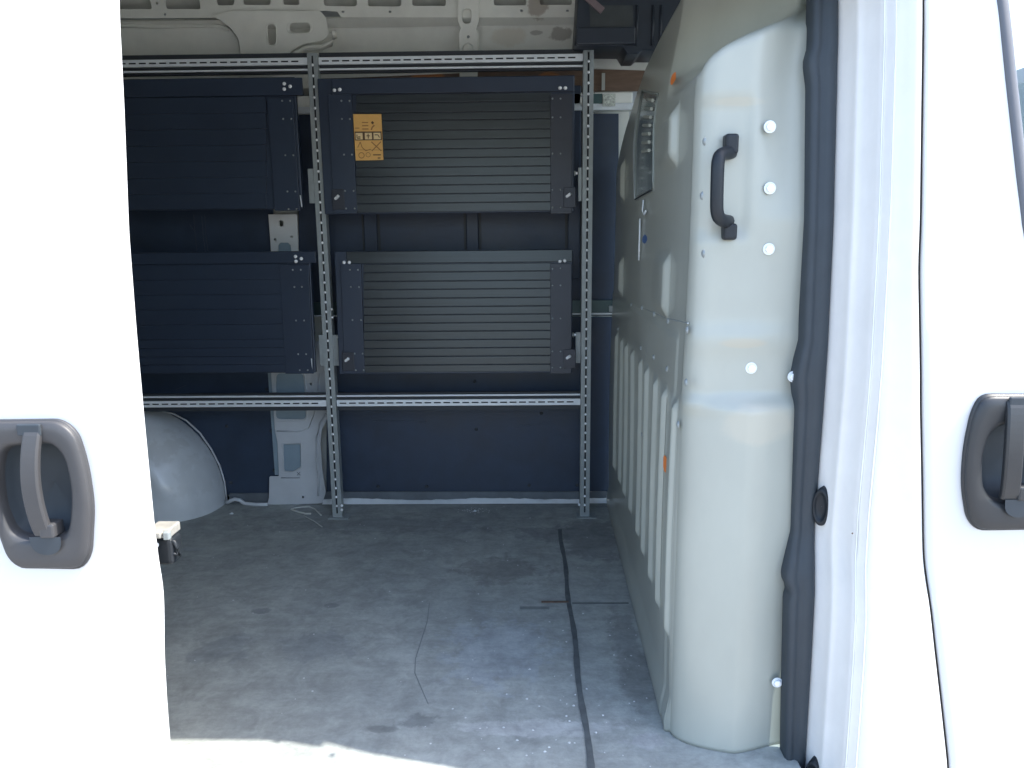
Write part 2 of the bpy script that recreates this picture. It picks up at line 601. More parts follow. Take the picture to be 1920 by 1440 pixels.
# roof bows and slope to the far side
part('roof_edge', MB().add([(-3.2, 3.25, 2.25), (2.0, 3.25, 2.25), (2.0, 3.44, 2.14), (-3.2, 3.44, 2.14), (-3.2, 3.25, 2.28), (2.0, 3.25, 2.28), (2.0, 3.47, 2.14), (-3.2, 3.47, 2.14)],
     [(0, 1, 2, 3), (4, 7, 6, 5), (0, 4, 5, 1), (2, 6, 7, 3), (0, 3, 7, 4), (1, 5, 6, 2)]), M['inner'], van)
part('rear_doors', MB().box(-3.22, -3.1, 1.45, 3.45, -0.35, 2.25), M['inner'], van)
part('outer_skin', MB().box(-3.2, 2.0, 3.43, 3.46, -0.45, 2.16), M['pillar'], van)
for x in (-2.4, 1.75):
    for y0 in (1.46, 3.2):
        part('wheel', MB().tube([(x, y0, gz + 0.34), (x, y0 + 0.22, gz + 0.34)], 0.34, 32), M['tyre'], van, bevel=0.02)

# inner side wall of the far side ---------------------------------------------------------------
WY = 3.335
wall = part('side_wall', MB().box(-3.1, 0.46, 3.405, 3.43, 0.0, 2.16), M['inner'], van)
# upper sheet: grey-white, slightly domed between ribs
oy = 3.36
z_a, z_b = at(700, 150, Y=oy).z, at(700, 40, Y=oy).z
rows = []
for i in range(26):
    t = i / 25
    z = mix(z_a - 0.03, z_b + 0.02, t)
    d = 0.012 * smooth(0.80, 0.92, t) - 0.010 * smooth(0.93, 0.99, t)
    rows.append([(x, oy - d - 0.01 * math.sin(math.pi * max(0, min(1, t))), z) for x in (-3.1, -2.0, -0.6, 0.2, 0.55)])
part('upper_sheet', MB().grid(rows), M['inner'], wall, smooth_=True)

# upper rail with its row of openings
RY = 3.30
holes = []
for q in [[(150, -60), (268, -60), (285, 17), (208, 17)], [(300, -60), (365, -60), (376, 17), (312, 17)],
          [(405, -2), (440, -2), (438, 10), (408, 10)], [(450, -60), (508, -60), (507, 9), (457, 9)],
          [(527, -60), (545, -60), (562, 9), (531, 9)], [(600, -60), (669, -60), (669, 12), (608, 11)],
          [(690, -60), (752, -60), (752, 12), (690, 12)], [(773, -60), (836, -60), (836, 11), (773, 11)],
          [(926, -60), (986, -60), (987, 10), (926, 10)], [(1012, -60), (1072, -60), (1072, 9), (1012, 9)]]:
    holes.append(fillet(xz(q, RY), 0.010))
for cx, cy in ((223, 27), (309, 27), (643, 22), (731, 22), (978, 20), (1064, 20), (294, 6)):
    c = at(cx, cy, Y=RY)
    holes.append(rr(c.x - 0.006, c.z - 0.004, c.x + 0.006, c.z + 0.004, 0.003, 2))
out = xz([(-200, -90), (1100, -90), (1100, 33), (640, 33), (632, 22), (610, 20), (430, 33), (-200, 38)], RY)
plate('roof_rail', out, holes, RY, 0.004, M['inner'], wall, bev=0.0008)
part('rail_return', MB().grid([[(x, RY + d, zz) for x in (-3.1, -1.5, -0.6, 0.2, 0.5)] for d, zz in ((0.003, at(700, 33, Y=RY).z), (0.02, at(700, 35, Y=RY).z - 0.004), (0.05, at(700, 40, Y=RY).z - 0.01))]), M['inner'], wall, smooth_=True)
# box behind the openings so the bright outer skin shows softly
part('rail_backing', MB().box(-3.1, 0.5, 3.395, 3.40, 2.02, 2.20), M['pillar'], wall)

# gusset sheet with two slots, curved lower edge
GY = 3.285
gus = fillet(xz([(430, 20), (600, 20), (612, 34), (616, 66), (606, 76), (570, 82), (546, 96), (525, 122), (452, 122), (450, 90), (446, 70), (430, 50), (410, 36), (395, 30)], GY), 0.012)
gh = [fillet(xz([(501, 46), (516, 46), (517, 83), (503, 83)], GY), 0.016), fillet(xz([(543, 43), (581, 43), (581, 61), (543, 61)], GY), 0.018)]
gus_o = plate('gusset', gus, gh, GY, 0.004, M['inner'], wall, bev=0.001)
bp = MB()
for q in gh:
    c = Vector((sum(p[0] for p in q) / len(q), 0, sum(p[1] for p in q) / len(q)))
    pts = [(c.x + (p[0] - c.x) * 1.22, GY, c.z + (p[1] - c.z) * 1.18) for p in q]
    bp.tube(pts + [pts[0], pts[1]], 0.0022, 6, cap=False)
part('slot_rim', bp, M['inner'], gus_o, smooth_=True)
pts = [(625, 58), (628, 70), (620, 82), (604, 88), (575, 90), (556, 99), (545, 112)]
part('drain_tube', MB().tube([at(x, y, Y=3.30) for x, y in pts], 0.011, 10), M['inner'], wall, smooth_=True)
# domed blister panel to the left
blo = fillet(xz([(100, 43), (410, 43), (432, 52), (446, 70), (451, 100), (451, 150), (100, 150)], 3.30), 0.03)
plate('blister_panel', blo, [], 3.312, 0.02, M['inner'], wall, bev=0.006)
part('blister_fold', MB().tube([at(225, 51, Y=3.31), at(300, 52, Y=3.31), at(400, 50, Y=3.31), at(428, 58, Y=3.31)], 0.0035, 6), M['inner'], wall, smooth_=True)
# middle post of the rail
po = fillet(xz([(858, -40), (900, -40), (898, 40), (893, 56), (897, 60), (895, 150), (862, 150), (860, 60), (864, 54), (858, 40)], 3.285), 0.006)
post = plate('roof_post', po, [fillet(xz([(867, 16), (883, 16), (883, 44), (867, 44)], 3.285), 0.02)], 3.283, 0.012, M['inner'], wall, bev=0.003)
c = at(878, 92, Y=3.28)
part('pressed_ring', MB().tube([c + Vector((math.cos(t) * 0.022, 0, math.sin(t) * 0.022)) for t in [k * 2 * math.pi / 20 for k in range(22)]], 0.0025, 6, cap=False), M['inner'], post, smooth_=True)
c = at(878, 69, Y=3.28)
part('stud', MB().dome(c, (0, -1, 0), 0.006, 0.004), M['galv'], post, smooth_=True)
part('stud', MB().dome(at(893, 130, Y=3.2), (0, -1, 0), 0.006, 0.012), M['chrome'], post, smooth_=True)

# brown strip and the white beam under it
v0, v1 = at(600, 158, Y=3.35), at(1200, 136, Y=3.35)
rows = [[(x, 3.348 - 0.006 * math.sin(x * 7), z0 + 0.012 * math.sin(x * 3.2 + 1.2) * k) for x in [v0.x + (v1.x + 0.02 - v0.x) * i / 30 for i in range(31)]] for k, z0 in ((0, at(900, 175, Y=3.35).z), (1, at(900, 138, Y=3.35).z))]
part('brown_board', MB().grid(rows), M['wood'], wall, solid=0.004)
part('fixing_strap', MB().box(at(1128, 150, Y=3.34).x, at(1134, 150, Y=3.34).x, 3.33, 3.334, at(1130, 170, Y=3.34).z, at(1130, 138, Y=3.34).z), M['string'], wall)
v0, v1 = at(540, 214, Y=3.30), at(1170, 172, Y=3.30)
beam = part('wall_beam', MB().box(v0.x, 0.46, 3.30, 3.35, v0.z, v1.z), M['inner'], wall, bevel=0.006)
v0, v1 = at(540, 214, Y=3.29), at(540, 201, Y=3.29)
part('beam_lip', MB().box(v0.x, 0.46, 3.286, 3.30, v0.z, v1.z), M['galv_light'], beam, bevel=0.003)
v0, v1 = at(1108, 194, Y=3.28), at(1130, 175, Y=3.28)
part('green_bracket', MB().box(v0.x, v1.x, 3.285, 3.295, v0.z, v1.z), mat('green grey steel', (0.07, 0.13, 0.13), 0.4, 0.3), beam, bevel=0.002)
v0, v1 = at(1130, 199, Y=3.28), at(1154, 176, Y=3.28)
part('foil_tag', MB().box(v0.x, v1.x, 3.280, 3.292, v0.z, v1.z), mat('crinkled foil', (0.75, 0.8, 0.72), 0.3, 0.5, var=0.7, vscale=130, bump=0.8, bscale=200), beam)
for x, y in ((1091, 179), (1092, 197)):
    part('beam_bolt', MB().dome(at(x, y, Y=3.27), (0, -1, 0), 0.008, 0.012, 6), M['chrome'], beam)

# dark liner boards
ly = 3.318
def liner(x0, y0, x1, y1, Yp=3.30, holes=(), name='liner_board', m='liner', th=0.008, bev=0.0015):
    o_ = xz([(x0, y1), (x1, y1), (x1, y0), (x0, y0)], Yp)
    return plate(name, o_, holes, Yp, th, M[m], wall, bev=bev)
liner(40, 150, 512, 742, 3.310)
liner(40, 744, 522, 928, 3.310)
liner(560, 213, 1160, 592, 3.318)
lr = liner(612, 594, 1160, 922, 3.310)
for x0, x1 in ((683, 708), (873, 899), (1062, 1090)):
    v0, v1 = at(x0, 480, Y=3.31), at(x1, 390, Y=3.31)
    part('liner_rib', MB().box(v0.x + 0.006, v1.x - 0.006, 3.300, 3.318, v0.z - 0.1, v1.z + 0.5), M['liner'], wall, bevel=0.003)
    for xx in (v0.x, v1.x):
        part('rib_gap', MB().box(xx - 0.006, xx + 0.006, 3.3165, 3.3175, v0.z - 0.1, v1.z + 0.5), M['dark'], wall)
v0, v1 = at(560, 592, Y=3.30), at(1160, 562, Y=3.30)
gr = part('wall_track', MB().box(v0.x, 0.44, 3.292, 3.305, v0.z, v1.z), mat('dark green steel', (0.04, 0.07, 0.075), 0.4, 0.4), wall, bevel=0.002)
part('track_lip', MB().box(v0.x, 0.44, 3.282, 3.2915, v0.z - 0.004, v0.z + 0.003), M['galv_light'], gr)
v0 = at(1142, 578, Y=3.28)
part('track_nut', MB().box(v0.x, v0.x + 0.022, 3.275, 3.291, v0.z - 0.016, v0.z + 0.012), M['galv'], gr, bevel=0.002)
# worn lower band and pale kick strip along the floor
liner(430, 925, 506, 945, 3.300, name='kick_band', m='liner_band')
liner(606, 922, 1160, 940, 3.300, name='kick_band', m='liner_band')
rows = []
n = 60
x0, x1 = at(606, 944, Y=3.29).x, at(1160, 942, Y=3.29).x
for yy in (0, 1):
    r = []
    for i in range(n + 1):
        x = mix(x0, x1, i / n)
        wob = random.uniform(-0.002, 0.002) + 0.004 * math.sin(i * 0.23)
        r.append((x, 3.272 if yy == 0 else 3.296, 0.004 if yy == 0 else 0.020 + wob))
    rows.append(r)
part('kick_strip', MB().grid(rows), M['galv_light'], wall)
for x, y in ((709, 912), (800, 912), (992, 910), (1082, 910), (890, 715), (1015, 775), (893, 805), (425, 799), (508, 808), (514, 882), (433, 905), (500, 730)):
    part('liner_screw', MB().dome(at(x, y, Y=3.309), (0, -1, 0), 0.008, 0.004), M['dark'], wall, smooth_=True)

for pts in ([(363, 402), (366, 440), (369, 470)], [(378, 405), (381, 440), (385, 472)], [(384, 402), (386, 440), (390, 470)], [(355, 420), (364, 432)], [(700, 790), (760, 788), (800, 792)], [(960, 800), (1010, 795)], [(330, 730), (350, 722)]):
    part('scuff', MB().tube([at(x, y, Y=3.3095) for x, y in pts], 0.0012, 5, rx=0.0006), mat('scuff grey', (0.09, 0.11, 0.14), 0.6) if 'scuff grey' not in bpy.data.materials else bpy.data.materials['scuff grey'], wall)
# painted pillar with pressed openings
PY = 3.285
pil_out = fillet(xz([(505, 640), (508, 700), (513, 772), (515, 806), (520, 829), (523, 893), (505, 893), (504, 934), (500, 948), (604, 944), (611, 923), (604, 875), (601, 829), (604, 806), (616, 781), (616, 640)], PY), 0.008)
pil_h = [fillet(xz([(518, 700), (569, 700), (574, 786), (517, 786)], PY), 0.022),
         fillet(xz([(531, 833), (563, 833), (564, 875), (549, 884), (533, 883)], PY), 0.008)]
for cx, cy in ((571, 708), (583, 720), (597, 891), (568, 932)):
    c = at(cx, cy, Y=PY)
    pil_h.append(rr(c.x - 0.004, c.z - 0.005, c.x + 0.004, c.z + 0.005, 0.003, 2))
pil = plate('body_pillar', pil_out, pil_h, PY, 0.004, M['pillar'], wall, bev=0.001)
PL2 = fillet(xz([(503, 402), (557, 402), (560, 472), (508, 472)], PY), 0.003)
h2 = [fillet(xz([(523, 413), (531, 413), (532, 425), (524, 425)], PY), 0.012), fillet(xz([(522, 455), (543, 455), (546, 480), (522, 480)], PY), 0.012)]
for cx, cy in ((516, 449), (547, 444)):
    c = at(cx, cy, Y=PY)
    h2.append(rr(c.x - 0.0055, c.z - 0.0055, c.x + 0.0055, c.z + 0.0055, 0.005, 3))
# keep the notch as an open bite: rebuild the outline around it
nb = xz([(508, 472), (522, 472), (522, 460), (526, 455), (540, 455), (545, 460), (546, 472), (560, 472), (557, 402), (503, 402)], PY)
plate('pillar_plate', nb, [h2[0]] + h2[2:], PY, 0.004, mat('pale pillar paint', (0.62, 0.64, 0.64), 0.45, var=0.1, vscale=9), wall, bev=0.0006)
# cavity behind the openings, shade of its depth put into the colour
v0, v1 = at(516, 890, Y=3.30), at(576, 697, Y=3.30)
v2, v3 = at(519, 476, Y=3.30), at(550, 452, Y=3.30)
part('pillar_cavity', MB().box(v0.x, v1.x, 3.296, 3.3065, v0.z, v1.z), mat('shaded skin tone', (0.24, 0.32, 0.38), 0.5, var=0.15, vscale=8), wall)
part('plate_cavity', MB().box(v2.x, v3.x, 3.296, 3.3065, v2.z, v3.z), bpy.data.materials['shaded skin tone'], wall)  # same darkened tone, painting shade behind the notch
# pressed rim and folds on the pillar
for q in pil_h[:2]:
    c = Vector((sum(p[0] for p in q) / len(q), 0, sum(p[1] for p in q) / len(q)))
    pts = [(c.x + (p[0] - c.x) * 1.10, PY, c.z + (p[1] - c.z) * 1.07) for p in q]
    part('pressed_rim', MB().tube(pts + [pts[0], pts[1]], 0.0028, 6, cap=False), M['pillar'], wall, smooth_=True)
pts = [(519, 808), (560, 809), (578, 803), (592, 770), (600, 700)]
part('pillar_fold', MB().tube([at(x, y, Y=PY) for x, y in pts], 0.004, 6), M['pillar'], wall, smooth_=True)
pts = [(597, 930), (598, 900), (594, 860), (594, 820), (600, 795), (612, 775)]
part('pillar_fold', MB().tube([at(x, y, Y=PY) for x, y in pts], 0.005, 6), M['pillar'], wall, smooth_=True)
pts = [(527, 896), (562, 896)]
part('pillar_fold', MB().tube([at(x, y, Y=PY) for x, y in pts], 0.002, 6), M['liner_band'], wall, smooth_=True)
v0 = at(560, 888, Y=PY - 0.002)
for sg in (1, -1):
    part('pencil_cross', MB().tube([v0 + Vector((-0.008, 0, -0.008 * sg)), v0 + Vector((0.008, 0, 0.008 * sg))], 0.0012, 5), M['liner_band'], wall)
# foot flange of the wall
pts = [(425, 943), (432, 939), (440, 936), (450, 938), (458, 944), (480, 946), (502, 946)]
part('foot_flange', MB().tube([at(x, y, Y=3.27) for x, y in pts], 0.009, 8), M['pillar'], wall, smooth_=True)

# wheel arch: a pressed housing that swells out of the wall
cx_, ax, by, cz = -1.86, 0.462, 0.305, 0.485
rows = []
for i in range(41):
    th = math.pi * i / 40
    ct, st = math.cos(th), math.sin(th)
    ex = lambda v, p: math.copysign(abs(v) ** p, v)
    r = []
    for k in range(33):
        ph = math.pi / 2 * k / 32
        rad = max(1e-4, math.sin(ph)) ** 0.62
        dep = math.cos(ph) ** 0.72
        rr2 = rad
        dep += 0.05 * math.exp(-((rr2 - 0.72) / 0.07) ** 2) * smooth(0.05, 0.3, ct) * (1 - smooth(0.9, 1.0, ct))
        r.append((cx_ + ax * ex(ct, 0.95) * rad, 3.315 - by * dep, cz * ex(st, 0.92) * rad + 0.001))
    rows.append(r)
part('wheel_arch', MB().grid(rows), M['arch'], van, smooth_=True)
part('arch_fold', MB().tube([at(x, y, Y=3.3) for x, y in ((300, 771), (326, 776), (350, 789), (375, 812), (396, 842), (412, 873), (421, 903), (425, 938))], 0.004, 8), M['pillar'], van, smooth_=True)

# ------------------------------------------------------------------ B pillar, seal, front door
SEC = [(0.640, 0.190), (0.640, 0.168), (0.651, 0.160), (0.653, 0.115), (0.657, 0.106), (0.669, 0.098), (0.674, 0.062), (0.679, 0.054), (0.686, 0.046), (0.690, 0.034), (0.702, 0.026), (0.716, 0.018), (0.728, 0.006), (0.740, 0.0)]


GAPX = [(1733, 0), (1725, 500), (1728, 750), (1731, 900), (1735, 1060), (1742, 1110), (1753, 1200), (1767, 1320), (1780, 1440)]
gap_tab = []
for gx, gy in GAPX[::-1]:
    z = 1.0
    for _ in range(12):
        v = at(gx, gy, Y=Yb(z))
        z = v.z
    gap_tab.append((v.z, v.x))
gap_tab = [(-0.45, gap_tab[0][1] + 0.05)] + gap_tab + [(1.79, gap_tab[-1][1] + 0.004)]


def gapx(z):
    return sum(lerp_table(gap_tab, z + d) for d in (-0.02, 0, 0.02)) / 3


rows = []
for z in zrange(-0.30, 1.79):
    gx = gapx(z)
    sx = (gx - 0.004 - 0.640) / 0.100
    rr_ = []
    for x, o in SEC:
        t = smooth(0.68, 0.74, x)
        rr_.append((mix(x, gx - 0.004 - (0.740 - x), t), Yb(z) + o, z))
    rr_.append((gx - 0.002, Yb(z) + 0.004, z))
    rr_.append((gx - 0.002, Yb(z) + 0.02, z))
    rows.append(rr_)
pillar = part('door_pillar', MB().grid(rows), M['jamb'], van, smooth_=True)
# narrow sealant lines pressed in the pillar
for xo, oo in ((0.6795, 0.0515), (0.6915, 0.0315)):
    part('pillar_seam', MB().tube([(xo, Yb(z) + oo, z) for z in zrange(-0.3, 1.75, 0.1)], 0.0016, 6), M['inner'], pillar, smooth_=True)
# inside of the pillar behind the seal
part('pillar_inner', MB().grid([[(0.640, Yb(z) + 0.188, z), (0.76, Yb(z) + 0.188, z)] for z in zrange(-0.3, 1.8, 0.1)]), M['jamb'], van)

SL = [(1525, -40), (1525, 0), (1523, 85), (1516, 108), (1516, 122), (1521, 160), (1515, 450), (1508, 640), (1499, 680), (1493, 712), (1497, 755), (1488, 1000), (1475, 1075), (1474, 1092), (1484, 1112), (1479, 1130), (1475, 1300), (1472, 1480)]
sl_tab = []
for x, y in SL:
    z = 1.0
    for _ in range(10):
        v = at(x, y, Y=Yb(z) + 0.165)
        z = v.z
    sl_tab.append((v.z, v.x))
sl_tab.sort()
rows = []
for z in zrange(-0.10, 1.79, 0.012):
    yb = Yb(z) + 0.175
    xl = lerp_table(sl_tab, z)
    xr = 0.643
    sec = []
    for t, d in ((0.0, 0.03), (0.0, -0.004), (0.10, -0.012), (0.26, -0.012), (0.34, -0.009), (0.42, -0.009), (0.50, -0.013), (0.60, -0.015), (0.78, -0.016), (0.92, -0.012), (1.0, 0.0), (1.0, 0.03)):
        sec.append((mix(xl, xr, t), yb + d, z))
    rows.append(sec)
part('door_seal', MB().grid(rows), M['rubber'], van, smooth_=True)
for px_, py_ in ((1546, 947), (1530, 1452)):
    c = at(px_, py_, X=0.655)
    nv = Vector((-0.72, -0.69, 0)).normalized()
    tv = Vector((nv.y, -nv.x, 0))
    rows = []
    for h_, s_ in [(-0.016, 1.05), (0.004, 1.0), (0.010, 0.95), (0.012, 0.86), (0.011, 0.75), (0.008, 0.66), (0.006, 0.6), (0.005, 0.3), (0.005, 0.01)]:
        rows.append([c + nv * (h_ + 0.010) + tv * (0.0185 * s_ * math.cos(a_)) + Vector((0, 0, 0.044 * s_ * math.sin(a_))) for a_ in [k * 2 * math.pi / 28 for k in range(28)]])
    part('rubber_stop', MB().grid(rows, True), M['blackplastic'], pillar, smooth_=True)
c = at(1597, 999, Y=Yb(0.6) + 0.05)
part('paint_chip', MB().dome(c + Vector((0, -0.003, 0)), (0, -1, 0), 0.002, 0.001, 6), M['rust'], pillar)

part('gap_shade_strip', MB().grid([[(gapx(z) + d, Yb(z) + 0.009, z) for d in (-0.0045, 0.006)] for z in zrange(-0.3, 1.78)]), mat('gap shade grey', (0.045, 0.040, 0.038), 0.9, spec=0.0), van)  # added dark strip; shade of the door gap is in its colour
# front door
WC = [(1864, -60), (1870, 0), (1878, 70), (1886, 150), (1896, 240), (1906, 330), (1917, 420), (1930, 500), (1948, 560), (1985, 596), (2040, 610), (2600, 616)]


def on_body(px_, py_, dy=0.0):
    z = 1.0
    for _ in range(12):
        v = at(px_, py_, Y=Yb(z) + dy)
        z = v.z
    return v


wpts = [on_body(x, y) for x, y in WC]
wt = sorted([(v.z, v.x) for v in wpts])
wt2 = wt + [(1.76, wt[-1][1] + 0.0)]
rows = []
for z in sorted(set(zrange(-0.30, 1.78, 0.0125) + zrange(wt[0][0] - 0.01, wt[3][0], 0.004))):
    xl = gapx(z) + 0.0045
    xr = 1.95 if z <= wt[0][0] else lerp_table(wt2, z)
    r = [(xl, Yb(z) + 0.02, z), (xl, Yb(z) + 0.004, z), (xl + 0.003, Yb(z), z)]
    for k in range(1, 91):
        x = mix(xl + 0.003, xr, k / 90)
        r.append((x, Yb(z), z))
    rows.append(r)
LIN = [(12, 836), (105, 830), (128, 858), (140, 915), (136, 975), (128, 998), (60, 1006), (30, 995), (10, 950), (2, 880)]
RIN = [(1856, 800), (1940, 786), (1972, 800), (1976, 860), (1968, 930), (1950, 944), (1860, 936), (1838, 910), (1836, 850)]


def on_plane(px_, py_, Yf):
    z = 1.0
    for _ in range(12):
        v = at(px_, py_, Y=Yf(z))
        z = v.z
    return v


def inside(p, poly):
    c = False
    for (x1, y1), (x2, y2) in zip(poly, poly[1:] + poly[:1]):
        if (y1 > p[1]) != (y2 > p[1]) and p[0] < (x2 - x1) * (p[1] - y1) / (y2 - y1) + x1:
            c = not c
    return c


def cut(mb, poly):
    cx0, cz0 = sum(p[0] for p in poly) / len(poly), sum(p[1] for p in poly) / len(poly)
    poly = [(cx0 + (p[0] - cx0) * 1.16, cz0 + (p[1] - cz0) * 1.11) for p in poly]
    mb.f = [f for f in mb.f if not inside((sum(mb.v[i][0] for i in f) / len(f), sum(mb.v[i][2] for i in f) / len(f)), poly)]
    return mb


fd = part('front_door', cut(MB().grid(rows), [(p.x, p.z) for p in [on_plane(x, y, Yb) for x, y in RIN]]), M['paint'], van, smooth_=True)
# window seal follows the curve, glass behind
path = [Vector((v.x, Yb(v.z), v.z)) for v in wpts[:-1]]
dense = []
for a_, b2 in zip(path, path[1:]):
    for k in range(4):
        dense.append(a_.lerp(b2, k / 4))
dense.append(path[-1])
dense.append(Vector((1.9, dense[-1].y, dense[-1].z - 0.002)))
rows = []
for i, p in enumerate(dense):
    t = (dense[min(i + 1, len(dense) - 1)] - dense[max(i - 1, 0)]).normalized()
    nrm = Vector((-t.z, 0, t.x))
    if nrm.x + nrm.z < 0:
        nrm = -nrm
    rows.append([p + nrm * o + Vector((0, d, 0)) for o, d in ((-0.001, 0.012), (-0.001, -0.001), (0.003, -0.004), (0.013, -0.004), (0.019, 0.0), (0.023, 0.004), (0.024, 0.012))])
part('window_seal', MB().grid(rows), M['winrubber'], fd, smooth_=True)
zb = wt[0][0]
part('window_glass', MB().grid([[(x, Yb(z) + 0.010, z) for x in (0.90, 1.2, 1.6, 1.95)] for z in zrange(zb - 0.01, 1.80, 0.1)]), M['glass'], fd, smooth_=True)
part('windscreen', MB().grid([[(2.55, y, 0.85), (2.0, y, 1.85)] for y in (1.5, 2.4, 3.35)]), M['clear'], van)
part('dashboard', MB().box(1.9, 2.5, 1.5, 3.35, 0.2, 0.85), M['dash'], van, bevel=0.03)
part('bonnet', MB().box(2.4, 3.2, 1.45, 3.4, -0.3, 0.75), M['paint'], van, bevel=0.08, seg=4)
seat = thing('cab_seat', 'pale headrest of the cab seat glimpsed through the front door window at the right edge', 'seat', (1.15, 1.8, 0.0))
v = at(1925, 160, Y=1.95)
part('headrest', MB().box(v.x - 0.015, v.x + 0.10, 1.84, 2.08, v.z - 0.15, v.z + 0.015), M['seat'], seat, bevel=0.035, seg=4)
part('backrest', MB().box(v.x - 0.02, v.x + 0.12, 1.72, 2.20, 0.45, v.z - 0.16), M['seat'], seat, bevel=0.05, seg=4)
part('cushion', MB().box(v.x + 0.02, v.x + 0.52, 1.72, 2.20, 0.30, 0.45), M['seat'], seat, bevel=0.05, seg=4)
part('seat_base', MB().box(v.x + 0.08, v.x + 0.45, 1.78, 2.14, 0.0, 0.30), M['dash'], seat, bevel=0.01)

# ------------------------------------------------------------------ sliding door
DX = -0.705


def Yd(z):
    return Yb(z) - 0.07 + lerp_table([(0.2, 0.0), (0.9, 0.0), (1.2, -0.003), (1.6, 0.006)], z)


EDGE = [(222, 0), (231, 200), (240, 430), (254, 620), (265, 740), (276, 860), (288, 985), (297, 1060), (305, 1110), (307, 1160), (307, 1220), (312, 1320), (321, 1430)]
ed = []
for x, y in EDGE:
    z = 1.0
    for _ in range(12):
        v = at(x, y, Y=Yd(z))
        z = v.z
    ed.append((v.z, v.x))
ed = sorted(ed)
ed = [(-0.35, ed[0][1])] + ed + [(1.75, ed[-1][1])]
rows = []
for z in zrange(-0.33, 1.74, 0.0125):
    xe = sum(lerp_table(ed, z + d) for d in (-0.02, 0, 0.02)) / 3
    r = [(xe - 0.040, Yd(z) + 0.055, z), (xe - 0.028, Yd(z) + 0.040, z), (xe - 0.008, Yd(z) + 0.012, z), (xe, Yd(z) + 0.004, z), (xe - 0.003, Yd(z), z)]
    for k in range(1, 91):
        x = mix(xe - 0.003, -2.02, (k / 90) ** 1.25)
        r.append((x, Yd(z), z))
    rows.append(r)
sdoor = part('sliding_door', cut(MB().grid(rows), [(p.x, p.z) for p in [on_plane(x, y, Yd) for x, y in LIN]]), M['paint'], van, smooth_=True)
part('door_inner', MB().grid([[(-2.0, Yd(z) + 0.055, z), (-0.80, Yd(z) + 0.055, z)] for z in zrange(-0.33, 1.74, 0.1)]), M['jamb'], sdoor)


